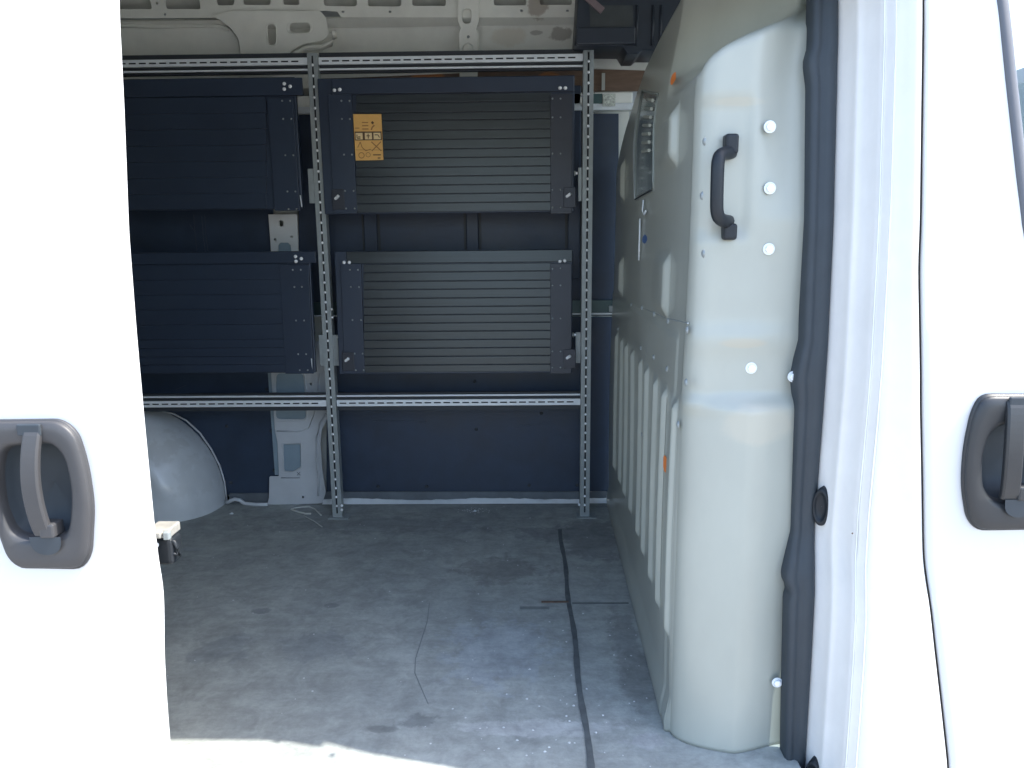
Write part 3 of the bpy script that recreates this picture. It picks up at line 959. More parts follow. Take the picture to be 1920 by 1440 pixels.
def handle(parent, outer, inner, Yf, m, grip_px, flip, cup_px):
    """recessed pull handle: bezel ring, cup, grip"""
    o_ = fillet([(p.x, p.z) for p in [on_plane(x, y, Yf) for x, y in outer]], 0.03, 8)
    i_ = fillet([(p.x, p.z) for p in [on_plane(x, y, Yf) for x, y in inner]], 0.03, 8)

    def resample(pts, n):
        L = [0]
        for a_, b2 in zip(pts, pts[1:] + pts[:1]):
            L.append(L[-1] + math.hypot(b2[0] - a_[0], b2[1] - a_[1]))
        out_ = []
        P_ = pts + pts[:1]
        j = 0
        for k in range(n):
            s = L[-1] * k / n
            while L[j + 1] < s:
                j += 1
            t = (s - L[j]) / max(1e-9, L[j + 1] - L[j])
            out_.append((mix(P_[j][0], P_[j + 1][0], t), mix(P_[j][1], P_[j + 1][1], t)))
        return out_

    N = 96
    o_, i_ = resample(o_, N), resample(i_, N)
    ci = (sum(p[0] for p in i_) / N, sum(p[1] for p in i_) / N)
    # align starting angles
    def start(pts):
        k = min(range(N), key=lambda q: abs(math.atan2(pts[q][1] - ci[1], pts[q][0] - ci[0])))
        return pts[k:] + pts[:k]
    o_, i_ = start(o_), start(i_)
    ys = lambda z: Yf(z)
    rows = []
    for t, d in ((-0.06, 0.002), (-0.06, -0.004), (-0.045, -0.007), (0.0, -0.007), (0.0, -0.0085), (0.02, -0.012), (0.07, -0.0155), (0.35, -0.0175), (0.75, -0.0165), (0.88, -0.014), (0.97, -0.006), (1.0, 0.004), (1.02, 0.018)):
        r = []
        for a_, b2 in zip(o_, i_):
            x, z = mix(a_[0], b2[0], t), mix(a_[1], b2[1], t)
            r.append((x, ys(z) + d, z))
        rows.append(r)
    part('handle_bezel', MB().grid(rows, True), m, parent, smooth_=True)
    rows = []
    for t, d in ((-0.03, 0.002), (0.0, 0.008), (0.06, 0.022), (0.2, 0.036), (0.5, 0.046), (1.0, 0.048)):
        rows.append([(mix(p[0], ci[0], t), ys(p[1]) + d, mix(p[1], ci[1], t)) for p in i_])
    part('handle_cup', MB().grid(rows, True), M['rubber'], parent, smooth_=True)  # darker material than the bezel, painting the shade of the recess
    # grip: bowed bar
    n = 16
    rows = []
    top, bot = grip_px
    for k in range(n + 1):
        t = k / n
        pc = on_plane(mix(top[0], bot[0], t) + 0 * t, mix(top[1], bot[1], t), lambda z: Yf(z) - 0.03)
        bow = -0.020 - 0.016 * math.sin(math.pi * t) ** 0.7
        hw = mix(0.0165, 0.0175, t)
        shx = -0.006 * math.sin(math.pi * t)
        y0 = Yf(pc.z) + bow
        rows.append([(pc.x + shx - hw, y0 + 0.012, pc.z), (pc.x + shx - hw, y0 + 0.003, pc.z), (pc.x + shx - hw + 0.004, y0, pc.z), (pc.x + shx + hw - 0.004, y0, pc.z), (pc.x + shx + hw, y0 + 0.003, pc.z), (pc.x + shx + hw, y0 + 0.012, pc.z)])
    mb = MB()
    mb.grid(rows, True)
    mb.add(rows[0], [tuple(range(6))])
    mb.add(rows[-1], [tuple(range(6))])
    part('handle_grip', mb, m, parent, bevel=0.0015, angle=50, smooth_=False)
    # dark finger notch below grip and slot above it
    pb = on_plane(bot[0], bot[1], lambda z: Yf(z) - 0.02)
    pt = on_plane(top[0], top[1], lambda z: Yf(z) - 0.02)
    rows = []
    for a_ in range(13):
        t = math.pi * a_ / 12
        rows.append([(pb.x + flip * 0.012 - 0.030 * math.cos(t) * s, Yf(pb.z) - 0.0215 - 0.0005, pb.z + 0.004 - (0.036 * math.sin(t) ** 0.6) * s) for s in (0.02, 0.5, 1.0)])
    part('grip_notch', MB().grid(rows), M['rubber'], parent)
    part('grip_slot', MB().box(pt.x - 0.021, pt.x + 0.023, Yf(pt.z) - 0.0225, Yf(pt.z) - 0.016, pt.z - 0.012, pt.z + 0.011), M['rubber'], parent, bevel=0.003)
    part('lock_tab', MB().box(pb.x + flip * 0.018 - 0.014, pb.x + flip * 0.018 + 0.014, Yf(pb.z) - 0.026, Yf(pb.z) + 0.01, pb.z + 0.002, pb.z + 0.030), m, parent, bevel=0.004)


handle(sdoor, [(-20, 789), (118, 787), (148, 812), (166, 870), (177, 945), (172, 1035), (155, 1062), (40, 1060), (22, 1040), (-6, 960), (-28, 860), (-26, 800)],
       LIN,
       Yd, M['greyplastic'], ((53, 806), (74, 1010)), 1, None)
handle(fd, [(1838, 741), (1995, 741), (2008, 800), (2002, 880), (1992, 950), (1975, 988), (1830, 990), (1812, 968), (1802, 910), (1806, 840), (1820, 775)],
       RIN,
       Yb, M['darkgreyplastic'], ((1913, 755), (1901, 940)), 1, None)

# latch on the edge of the sliding door
LY = 1.425
v0, v1 = at(276, 1010, Y=LY), at(317, 993, Y=LY)
part('door_latch', MB().box(v0.x, v1.x, LY, LY + 0.05, v0.z, v1.z).box(v0.x, v1.x - 0.012, LY - 0.012, LY + 0.03, v0.z + 0.004, v1.z - 0.002), mat('latch steel', (0.5, 0.49, 0.45), 0.35, 0.3, var=0.3, vscale=30), sdoor, bevel=0.003)
v0, v1 = at(306, 1013, Y=LY - 0.01), at(317, 997, Y=LY - 0.01)
part('latch_nose', MB().box(v0.x, v1.x, LY - 0.012, LY, v0.z, v1.z), M['galv'], sdoor, bevel=0.003)
v0, v1 = at(284, 1062, Y=LY), at(321, 1011, Y=LY)
part('latch_cover', MB().box(v0.x, v1.x, LY + 0.002, LY + 0.05, v0.z, v1.z), M['blackplastic'], sdoor, bevel=0.010, seg=3)
part('latch_loop', MB().tube([at(x, y, Y=LY + 0.01) for x, y in ((316, 1012), (327, 1016), (333, 1026), (335, 1040), (327, 1038), (318, 1034))], 0.0045, 8), M['blackplastic'], sdoor, smooth_=True)
part('latch_screw', MB().dome(at(291, 1022, Y=LY), (0.3, -1, 0), 0.007, 0.005), M['chrome'], sdoor, smooth_=True)

# ------------------------------------------------------------------ partition
pt = thing('bulkhead_partition', 'pale grey green steel partition with ribs and a black grab handle, right of the load area', 'partition', (0.40, 2.4, 0.0))
TOP = [(1.40, 1.86), (1.9, 1.80), (2.0, 1.785), (2.35, 1.78), (2.70, 1.755), (2.95, 1.68), (3.10, 1.61), (3.19, 1.55), (3.30, 1.46)]
RIB = [(1.648, 1.726), (1.793, 1.88), (1.94, 2.02), (2.12, 2.20), (2.27, 2.40), (2.48, 2.555), (2.66, 2.75), (2.81, 2.89), (2.99, 3.06)]


def ramp_patch(Y, z, y0, y1, za, zb_, h, tail=0.25, sz=0.02):
    up = smooth(y0, y1, Y) * (1 - smooth(y1, y1 + tail, Y))
    return h * up * smooth(za - sz, za + sz, z) * (1 - smooth(zb_ - sz, zb_ + sz, z))


STEPS = [(1.80, 1.36, 1.475, 0.021, 0.30), (1.85, 1.00, 1.135, 0.017, 0.30), (2.88, 1.34, 1.47, 0.018, 0.20), (2.88, 0.985, 1.11, 0.018, 0.20)]


def side_disp(Y, z):
    d = 0.0
    zm = smooth(0.235, 0.265, z) * (1 - smooth(0.80, 0.825, z))
    for a_, b2 in RIB:
        if zm > 0:
            pass
            d += 0.0125 * zm * smooth(a_, a_ + 0.016, Y) * (1 - max(0, min(1, (Y - a_ - 0.016) / 0.105)))
    for ys, za, zb_, h, tail in STEPS:
        d += ramp_patch(Y, z, ys, ys + 0.022, za, zb_, h, tail)
    # lower plate overlap
    d += 0.004 * (1 - smooth(0.955, 0.965, z)) * smooth(1.70, 1.71, Y)
    # waist below the ribs flares to the floor
    d += 0.012 * (1 - smooth(0.02, 0.10, z))
    # gentle dish
    d += 0.006 * math.sin(Y * 4.0 + 1.0) * math.sin(z * 3.5)
    return d


def face_disp(X, z):
    d = 0.0
    u = max(0, min(1, (X - 0.36) / 0.23))
    hor = 0.30 + 0.70 * math.exp(-((u - 0.42) / 0.50) ** 2)
    d += (0.030 * hor + 0.003) * (1 - smooth(0.812, 0.85, z))
    d += 0.010 * (1 - smooth(0.0, 0.16, z)) * (1 - u)
    d += 0.008 * math.exp(-((z - 0.965) / 0.03) ** 2) * hor
    # rounded shoulder at the top
    # shallow pocket behind the grab handle
    d -= 0.007 * smooth(0.385, 0.40, X) * (1 - smooth(0.455, 0.475, X)) * smooth(1.17, 1.20, z) * (1 - smooth(1.44, 1.47, z))
    return d


path = []
nS = 240
ys_ = set(round(mix(3.285, 1.645, i / nS), 4) for i in range(nS + 1))
for y_ in [r[0] for r in RIB] + [q_[0] for q_ in STEPS]:
    for d_ in (-0.002, 0.0, 0.0025, 0.005, 0.0075, 0.010, 0.012, 0.014, 0.017):
        ys_.add(round(y_ + d_, 4))
ys_ = sorted((y_ for y_ in ys_ if y_ >= 1.645), reverse=True)
nS = len(ys_) - 1
for Y in ys_:
    path.append((mix(0.352, 0.390, (Y - 1.645) / 1.64), Y, -1.0, 0.0, 's'))
for i in range(1, 13):
    t = math.pi / 2 * i / 12
    path.append((0.352 + 0.045 * (1 - math.cos(t)), 1.645 - 0.045 * math.sin(t), -math.cos(t), -math.sin(t), 'c'))
for i in range(1, 41):
    path.append((mix(0.397, 0.66, i / 40), 1.600 + 0.022 * smooth(0.3, 1.0, i / 40), 0.0, -1.0, 'f'))
zs = []
nz = 190
cols = []
for (X, Y, nx, ny, kd) in path:
    zt = lerp_table(TOP, Y)
    c = []
    for k in range(nz + 1):
        z = zt * k / nz
        if kd == 's':
            d = side_disp(Y, z) + 0.004 * (1 - smooth(0.80, 0.855, z)) * smooth(1.76, 1.645, Y)
        elif kd == 'c':
            d = mix(side_disp(1.645, z) + 0.004 * (1 - smooth(0.80, 0.855, z)), face_disp(0.397, z), smooth(0, 1, -ny))
        else:
            d = face_disp(X, z)
        px2, py2 = X + nx * d, Y + ny * d
        # below the ledge the corner is rounded much more widely
        if kd == 'c' or (kd == 'f' and X < 0.48):
            Lc = 0.0707 * math.acos(max(-1, min(1, -nx))) / (math.pi / 2) if kd == 'c' else 0.0707 + X - 0.397
            t_ = Lc / (0.0707 + 0.083)
            d0 = 0.003
            P0, P1 = (0.352 - d0, 1.645), (0.352 - d0, 1.592)
            P2 = (0.48, 1.600 - face_disp(0.48, z))
            qx = (1 - t_) ** 2 * P0[0] + 2 * t_ * (1 - t_) * P1[0] + t_ * t_ * P2[0]
            qy = (1 - t_) ** 2 * P0[1] + 2 * t_ * (1 - t_) * P1[1] + t_ * t_ * P2[1]
            k_ = 1 - smooth(0.79, 0.86, z)
            px2, py2 = mix(px2, qx, k_), mix(py2, qy, k_)
        # above the shoulder the corner turns into a slanted sheet
        L = (2.02 - Y) if kd == 's' else (0.375 + 0.07 * min(1, (X - 0.352) / 0.045) if kd == 'c' else 0.445 + X - 0.397)
        if L > 0:
            tt = min(1.0, L / 0.70)
            u = max(0, min(1, (X - 0.36) / 0.23))
            sh = 0.10 * u ** 0.45
            bl = smooth(1.505 + sh, 1.60 + sh, z)
            bx, by = mix(0.361, 0.655, tt ** 1.15), mix(2.02, 1.665, tt ** 0.9)
            px2, py2 = mix(px2, bx, bl), mix(py2, by, bl)
        py2 += smooth(0.40, 0.85, (X - 0.36) / 0.23) * max(0, Yb(z) - 1.422) * 1.25 if kd == 'f' else 0
        px2 += 0.05 * smooth(1.45, 1.85, z)
        c.append((px2, py2, z + 0.001))
    cols.append(c)
ncut = nS + 1
for nm, cc, mt in (('partition_panel', cols[:ncut], 'bulk'), ('corner_cover', cols[ncut - 1:], 'cover')):
    panel = part(nm, MB().grid(cc), M[mt], pt, smooth_=True)
    if nm == 'corner_cover':
        panel.data.materials.append(M['bulk'])
        for pg in panel.data.polygons:
            c_ = pg.center
            if c_.z > 1.585 + 0.10 * max(0, min(1, (c_.x - 0.37) / 0.23)) ** 0.45:
                pg.material_index = 1
    m_ = panel.modifiers.new('solid', 'SOLIDIFY')
    m_.thickness = 0.003
    m_.offset = 0
    m_.use_even_offset = False


def sx(Y):
    return mix(0.352, 0.390, (Y - 1.645) / 1.64)


def on_side(px_, py_, off=0.0):
    X = 0.365
    for _ in range(8):
        v = at(px_, py_, X=X - off)
        X = sx(v.y) - side_disp(v.y, v.z) + 0.05 * smooth(1.45, 1.85, v.z)
    return v


for x, y in ((1185, 572), (1205, 577), (1228, 589), (1254, 602), (1290, 619), (1160, 617), (1203, 652), (1227, 670), (1252, 692), (1288, 717), (1321, 475), (1318, 367), (1323, 265), (1268, 794), (1205, 815), (1273, 796)):
    v = on_side(x, y)
    part('screw', MB().dome(v + Vector((-0.001, 0, 0)), (-1, 0, 0), 0.0085, 0.005, 10, 3), M['galv'], pt, smooth_=True)
for x, y, yy in ((1443, 238, 1.6), (1443, 353, 1.6), (1441, 467, 1.6), (1408, 690, 1.6), (1487, 706, 1.585), (1457, 1279, 1.555)):
    v = at(x, y, Y=yy)
    yy2 = 1.6 - face_disp(v.x, v.z)
    v = at(x, y, Y=yy2)
    b0 = part('bolt', MB().tube([v, v + Vector((0, -0.003, 0))], 0.0125, 20), M['galv_light'], pt, bevel=0.001)
    part('bolt_head', MB().tube([v + Vector((0, -0.003, 0)), v + Vector((0, -0.009, 0))], 0.0085, 6), M['chrome'], b0, bevel=0.0015)
for x, y, w_, h_, m in ((1264, 147, 0.022, 0.014, 'orange'), (1250, 873, 0.028, 0.021, 'orange'), (1210, 449, 0.03, 0.014, 'blue')):
    v = on_side(x, y)
    pts = [(v.x - 0.0022, v.y + w_ * 1.6 * math.cos(k * math.pi / 6) * random.uniform(0.8, 1.1), v.z + h_ * math.sin(k * math.pi / 6) * random.uniform(0.8, 1.15)) for k in range(12)]
    part('paint_smear', MB().add([(v.x - 0.003, v.y, v.z)] + pts, [(0, k + 1, (k + 1) % 12 + 1) for k in range(12)]), M[m], pt)
# seam of the lower plate
seam = [(1153, 577), (1190, 574), (1212, 580), (1250, 597), (1290, 606)]
part('plate_seam', MB().tube([on_side(x, y) for x, y in seam], 0.0022, 5), M['galv'], pt)
seam = [(1219, 612), (1214, 650), (1209, 680)]
part('plate_seam', MB().tube([on_side(x, y) for x, y in seam], 0.0022, 5), M['galv'], pt)
# window with its frame and louvre bars
q = [on_side(x, y) for x, y in ((1195, 374), (1227, 357), (1236, 176), (1207, 170))]
qq = [(p.y, p.z) for p in q]


def surf(Y, z, off):
    return Vector((sx(Y) - side_disp(Y, z) + 0.05 * smooth(1.45, 1.85, z) - off, Y, z))


def bil(u, v, off):
    a_ = (mix(qq[0][0], qq[1][0], u), mix(qq[0][1], qq[1][1], u))
    b2 = (mix(qq[3][0], qq[2][0], u), mix(qq[3][1], qq[2][1], u))
    return surf(mix(a_[0], b2[0], v), mix(a_[1], b2[1], v), off)


per = [(k / 8, 0) for k in range(8)] + [(1, k / 10) for k in range(10)] + [(1 - k / 8, 1) for k in range(8)] + [(0, 1 - k / 10) for k in range(10)]
loop = [bil(u, v, 0.003) for u, v in per]
wf = part('window_frame', MB().tube(loop + loop[:2], 0.0032, 8, cap=False), mat('frame steel', (0.25, 0.28, 0.265), 0.4, 0.2), pt, smooth_=True)
part('pane', MB().grid([[bil(0.03 + 0.94 * i / 6, 0.02 + 0.96 * k / 8, 0.004) for i in range(7)] for k in range(9)]), mat('dim partition glass', (0.15, 0.19, 0.20), 0.15, coat=0.3), wf, smooth_=True)
for i in range(7):
    v = 0.42 + i * 0.085
    p0, p1 = bil(0.60, v, 0.010), bil(0.92, v, 0.010)
    part('louvre_bar', MB().tube([p0, p1], 0.005, 6), M['bulk'], wf)
part('gasket_edge', MB().tube([bil(0.0, k / 8, 0.008) for k in range(9)], 0.003, 6), M['galv'], wf, smooth_=True)
part('gasket_edge', MB().tube([bil(k / 4, 0.0, 0.008) for k in range(5)], 0.002, 6), M['dark'], wf, smooth_=True)
part('catch', MB().tube([on_side(x, y, 0.01) for x, y in ((1206, 375), (1205, 395), (1208, 402), (1211, 395))], 0.003, 6), M['galv_light'], pt, smooth_=True)
part('catch_rod', MB().tube([on_side(x, y, 0.008) for x, y in ((1200, 410), (1199, 450), (1198, 488))], 0.003, 6), M['galv_light'], pt, smooth_=True)

# grab handle
def facept(px_, py_, off):
    v = at(px_, py_, Y=1.6 - off)
    return v
gh_path = [(1373, 285, 0.004), (1366, 287, 0.020), (1356, 288, 0.036), (1349, 293, 0.044), (1346, 305, 0.048), (1345, 330, 0.050), (1344, 370, 0.050), (1344, 395, 0.048), (1347, 407, 0.044), (1354, 413, 0.036), (1362, 415, 0.020), (1368, 416, 0.004)]
gpts = [facept(*p) for p in gh_path]
sm = []
for i in range(len(gpts) - 1):
    for k in range(3):
        sm.append(gpts[i].lerp(gpts[i + 1], k / 3))
sm.append(gpts[-1])
sm = [sm[0]] + [(sm[i - 1] + sm[i] * 2 + sm[i + 1]) / 4 for i in range(1, len(sm) - 1)] + [sm[-1]]
hb = part('grab_handle', MB().tube(sm, 0.0135, 14, rx=0.0105, up=Vector((0, 1, 0))), M['blackplastic'], pt, smooth_=True)
for x0, y0, x1, y1 in ((1359, 250, 1386, 289), (1356, 419, 1383, 450)):
    v0, v1 = at(x0, y1, Y=1.585), at(x1, y0, Y=1.585)
    part('handle_foot', MB().box(v0.x, v1.x, 1.580, 1.612, v0.z, v1.z), M['blackplastic'], hb, bevel=0.006, seg=3)
for x, y in ((1373, 262), (1368, 440)):
    pass

# ------------------------------------------------------------------ black overhead tray above the partition
tr = thing('overhead_tray', 'black moulded plastic tray under the roof above the partition', 'tray', (0.4, 3.1, 2.0))
TY = 3.05
out = fillet(xz([(1088, -80), (1078, 86), (1168, 87), (1176, 101), (1196, 101), (1204, 94), (1225, 94), (1330, 94), (1330, -80)], TY), 0.004)
plate('tray_front', out, [], TY, 0.20, M['tray'], tr, bev=0.004)
v0, v1 = at(1086, 52, Y=TY - 0.02), at(1190, 20, Y=TY - 0.02)
part('tray_lip', MB().box(at(1080, 86, Y=TY).x, at(1190, 86, Y=TY).x, TY - 0.022, TY - 0.001, at(1100, 86, Y=TY).z, at(1100, 54, Y=TY).z), M['tray'], tr, bevel=0.005)
part('tray_recess', MB().add([at(1107, 50, Y=TY - 0.003), at(1188, 52, Y=TY - 0.003), at(1186, 10, Y=TY - 0.003), at(1105, 10, Y=TY - 0.003)], [(0, 1, 2, 3)]), mat('paler tray plastic', (0.05, 0.058, 0.062), 0.5, var=0.3, vscale=14), tr)  # paler patch on the tray front
for x in (1193, 1223, 1238):
    part('tray_rib', MB().tube([at(x, 85, Y=TY - 0.004), at(x + 2, 10, Y=TY - 0.004)], 0.005, 8), M['tray'], tr, smooth_=True)
v0, v1 = at(1098, -8, Y=2.98), at(1130, 20, Y=2.98)
dv = (v1 - v0)
pn = Vector((-dv.z, 0, dv.x)).normalized()
mbx = MB()
mbx.add([v0 - pn * 0.012, v0 + pn * 0.012, v1 + pn * 0.012, v1 - pn * 0.012] + [p + Vector((0, 0.01, 0)) for p in (v0 - pn * 0.012, v0 + pn * 0.012, v1 + pn * 0.012, v1 - pn * 0.012)],
        [(0, 1, 2, 3), (4, 7, 6, 5), (0, 4, 5, 1), (1, 5, 6, 2), (2, 6, 7, 3), (3, 7, 4, 0)])
so = link('ruler_strip', mbx.mesh('strip'), mat('grey red strip', (0.20, 0.15, 0.16), 0.5, var=0.3, vscale=20))
tag(so, 'short grey red strip poking out of the black tray under the roof', 'strip')

# ------------------------------------------------------------------ shelving frame
fr = thing('shelving_frame', 'galvanised slotted steel frame bolted along the dark far wall', 'rack', (-0.83, 3.12, 0.0))
UY = 3.11


def strut(name, x, z0, z1, vertical=True, x2=None, z=None, mats=('galv',)):
    pass


def upright(x, ztop, xlean=0.0):
    mbu = MB()
    hs = []
    z, zp = 0.02, 0.0
    w0, w1 = 0.0205, 0.0034
    y0, y1 = UY, UY + 0.0025
    mbu.box(x - w0, x - w1, y0, y1, 0, ztop).box(x + w1, x + w0, y0, y1, 0, ztop)
    while z < ztop - 0.03:
        mbu.box(x - w1, x + w1, y0, y1, zp, z)
        hs.append(z + 0.029)
        zp = z + 0.029
        z += 0.0405
    mbu.box(x - w1, x + w1, y0, y1, zp, ztop)
    u = part('upright', mbu, M['galv'], fr)
    part('flange', MB().box(x - 0.0205, x - 0.018, UY + 0.003, UY + 0.041, 0, ztop), M['galv'], u)
    part('flange', MB().box(x + 0.018, x + 0.0205, UY + 0.003, UY + 0.041, 0, ztop), M['galv'], u)
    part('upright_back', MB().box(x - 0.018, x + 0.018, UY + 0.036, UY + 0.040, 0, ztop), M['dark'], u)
    # raised beads between slots; the glint of pressed nicks is in their pale colour
    mb = MB()
    for h in hs[:-1]:
        zt = h + 0.0058
        mb.dome((x, UY - 0.0008, zt), (0, -1, 0), 0.0050, 0.0035, 8, 3)
    nk = part('nick', mb, M['chrome'], u, smooth_=True)
    nk['kind'] = 'stuff'
    part('foot', MB().box(x - 0.035, x + 0.05, UY - 0.02, UY + 0.045, 0.0, 0.003), M['galv'], u)
    return u


ztop = at(1103, 94, Y=UY).z
ups = [upright(-0.828, ztop + 0.004), upright(0.258, ztop), upright(-2.0, ztop)]
for x, y in ((641, 948), (641, 956), (1086, 946)):
    part('foot_bolt', MB().dome(at(x, y, Y=3.1), (0, -1, 0.2), 0.006, 0.006), M['chrome'], fr, smooth_=True)


def rail(xa, xb, zc, lipside):
    y = UY + 0.008
    mbr = MB()
    w0, w1 = 0.0135, 0.0030
    mbr.box(xa, xb, y, y + 0.0025, zc - w0, zc - w1).box(xa, xb, y, y + 0.0025, zc + w1, zc + w0)
    x, xp = xa + 0.012, xa
    while x < xb - 0.035:
        mbr.box(xp, x, y, y + 0.0025, zc - w1, zc + w1)
        xp = x + 0.029
        x += 0.0405
    mbr.box(xp, xb, y, y + 0.0025, zc - w1, zc + w1)
    r_ = part('cross_rail', mbr, M['galv_light'], fr)
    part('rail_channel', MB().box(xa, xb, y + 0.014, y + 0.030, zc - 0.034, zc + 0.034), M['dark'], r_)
    part('rail_web', MB().box(xa, xb, y + 0.003, y + 0.0138, zc - 0.0138, zc - 0.0115).box(xa, xb, y + 0.003, y + 0.0138, zc + 0.0115, zc + 0.0138), M['galv'], r_)
    z = zc + lipside * 0.031
    part('rail_lip', MB().box(xa, xb, y + 0.001, y + 0.0138, z - 0.0035, z + 0.0035), M['galv_light'], r_, bevel=0.001)
    z = zc + lipside * 0.040
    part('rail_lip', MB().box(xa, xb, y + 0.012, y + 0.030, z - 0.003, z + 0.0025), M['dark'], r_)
    return r_


zt_, zl_ = 0.5 * (at(594, 112, Y=UY).z + at(1088, 108, Y=UY).z), 0.5 * (at(632, 759, Y=UY).z + at(1085, 752, Y=UY).z)
for xa, xb in ((-0.806, 0.236), (-1.98, -0.850)):
    rail(xa, xb, zt_, -1)
    rail(xa, xb, zl_, 1)
# clamp plates with bolts at the uprights
def clamp(u, x0, y0, x1, y1, bolt=None):
    v0, v1 = at(x0, y1, Y=UY + 0.004), at(x1, y0, Y=UY + 0.004)
    part('clamp_plate', MB().box(v0.x, v1.x, UY + 0.006, UY + 0.012, v0.z, v1.z), M['galv'], u, bevel=0.001)
for b0 in ((580, 316, 587, 381), (606, 316, 614, 381)):
    clamp(ups[0], *b0)
for b0 in ((600, 628, 606, 686), (625, 628, 633, 686)):
    clamp(ups[0], *b0)
clamp(ups[1], 1084, 314, 1091, 377)
clamp(ups[1], 1079, 623, 1089, 681)
clamp(ups[0], 602, 170, 608, 186)
def pin(u, x0, y0, x1, y1):
    part('clamp_bolt', MB().tube([at(x0, y0, Y=UY - 0.005), at(x1, y1, Y=UY - 0.005)], 0.0055, 10), M['chrome'], u, bevel=0.001)
    c = at((x0 * 0.6 + x1 * 0.4), y0, Y=UY - 0.004)
    part('clamp_nut', MB().tube([c + Vector((-0.003, 0, 0)), c + Vector((0.003, 0, 0))], 0.011, 6), M['galv'], u)
pin(ups[0], 613, 328, 625, 328)
pin(ups[0], 632, 632, 643, 632)
pin(ups[1], 1074, 325, 1083, 325)
pin(ups[1], 1071, 628, 1080, 628)
for x, y in ((601, 183), (601, 194), (602, 202), (622, 580), (623, 595)):
    part('clamp_bolt', MB().dome(at(x, y, Y=UY), (0.2, -1, 0), 0.005, 0.006), M['chrome'], ups[0], smooth_=True)
v0, v1 = at(599, 215, Y=3.2), at(619, 203, Y=3.2)
part('wall_bracket', MB().box(v0.x, v1.x, 3.18, 3.2, v0.z, v1.z), M['galv'], fr, bevel=0.002)
v0, v1 = at(600, 186, Y=3.2), at(613, 175, Y=3.2)
part('wall_bracket', MB().box(v0.x, v1.x, 3.18, 3.2, v0.z, v1.z), M['galv'], fr, bevel=0.002)

# ------------------------------------------------------------------ folding shelves
def shelf(label, left, right, top, bottom, Yt, Ybm, lines, sx0, sx1, m_slat, rivL, rivR, boltL, boltR, plateL, plateR, rootloc, pins=(), m_frame='shelf_dark'):
    o = thing('folding_shelf', label, 'shelf', rootloc, 'folding shelves hung in the slotted frame')
    def Ys(py):
        return mix(Yt, Ybm, (py - top) / (bottom - top))
    def P(x, y, dy=0.0):
        return at(x, y, Y=Ys(y) + dy)
    def quad(name, x0, x1, y0, y1, dy, th, m, par, bevel=0.0015):
        a = [P(x0, y1, dy), P(x1, y1, dy), P(x1, y0, dy), P(x0, y0, dy)]
        # use real straight sides: same X at top and bottom
        a[3].x, a[2].x = a[0].x, a[1].x
        a[1].z = a[0].z
        a[2].z = a[3].z
        b = [p + Vector((0, th, 0)) for p in a]
        return part(name, MB().add(a + b, [(0, 1, 2, 3), (4, 7, 6, 5), (0, 4, 5, 1), (1, 5, 6, 2), (2, 6, 7, 3), (3, 7, 4, 0)]), M[m], par, bevel=bevel)
    quad('tray', left, right, top, bottom, 0.010, 0.022, m_frame, o, 0.003)
    for a_, b2 in zip(lines, lines[1:]):
        g_ = 0.7 if plateL else 0.25
        quad('slat', sx0, sx1, a_ + g_, b2 - g_, 0.0015, 0.010, m_slat, o, 0.0014 if plateL else 0.0004)
    quad('front_rail', left + 14, right, top + 1, lines[0] - 1.0, 0.000, 0.012, m_slat if m_slat == 'shelf' and top > 400 else m_frame, o, 0.002)
    if plateL:
        quad('end_plate', plateL[0], plateL[1], lines[0] - 1, bottom - 1, -0.003, 0.012, m_frame, o, 0.0015)
    if plateR:
        quad('end_plate', plateR[0], plateR[1], lines[0] - 1, bottom - 1, -0.003, 0.012, 'shelf_plate' if plateL else m_frame, o, 0.0015)
    for x, y in rivL + rivR:
        v = P(x, y, -0.0035)
        part('rivet', MB().dome(v, (0, -1, 0.1), 0.0038, 0.0025, 8, 3), M['galv'], o, smooth_=True)
    for x, y in boltL + boltR:
        v = P(x, y, -0.003)
        part('bolt', MB().dome(v, (0, -1, 0.1), 0.0075, 0.006, 8, 3), M['chrome'], o, smooth_=True)
    for x, y in pins:
        v = P(x, y, -0.012)
        part('hinge_pin', MB().tube([v + Vector((-0.008, 0.01, -0.008)), v + Vector((0.008, 0, 0.004))], 0.0065, 8), M['chrome'], o, bevel=0.001)
        part('hinge_tab', MB().box(v.x - 0.02, v.x + 0.03, v.y + 0.006, v.y + 0.011, v.z - 0.05, v.z + 0.03), M['shelf_plate'], o, bevel=0.008)
    return o


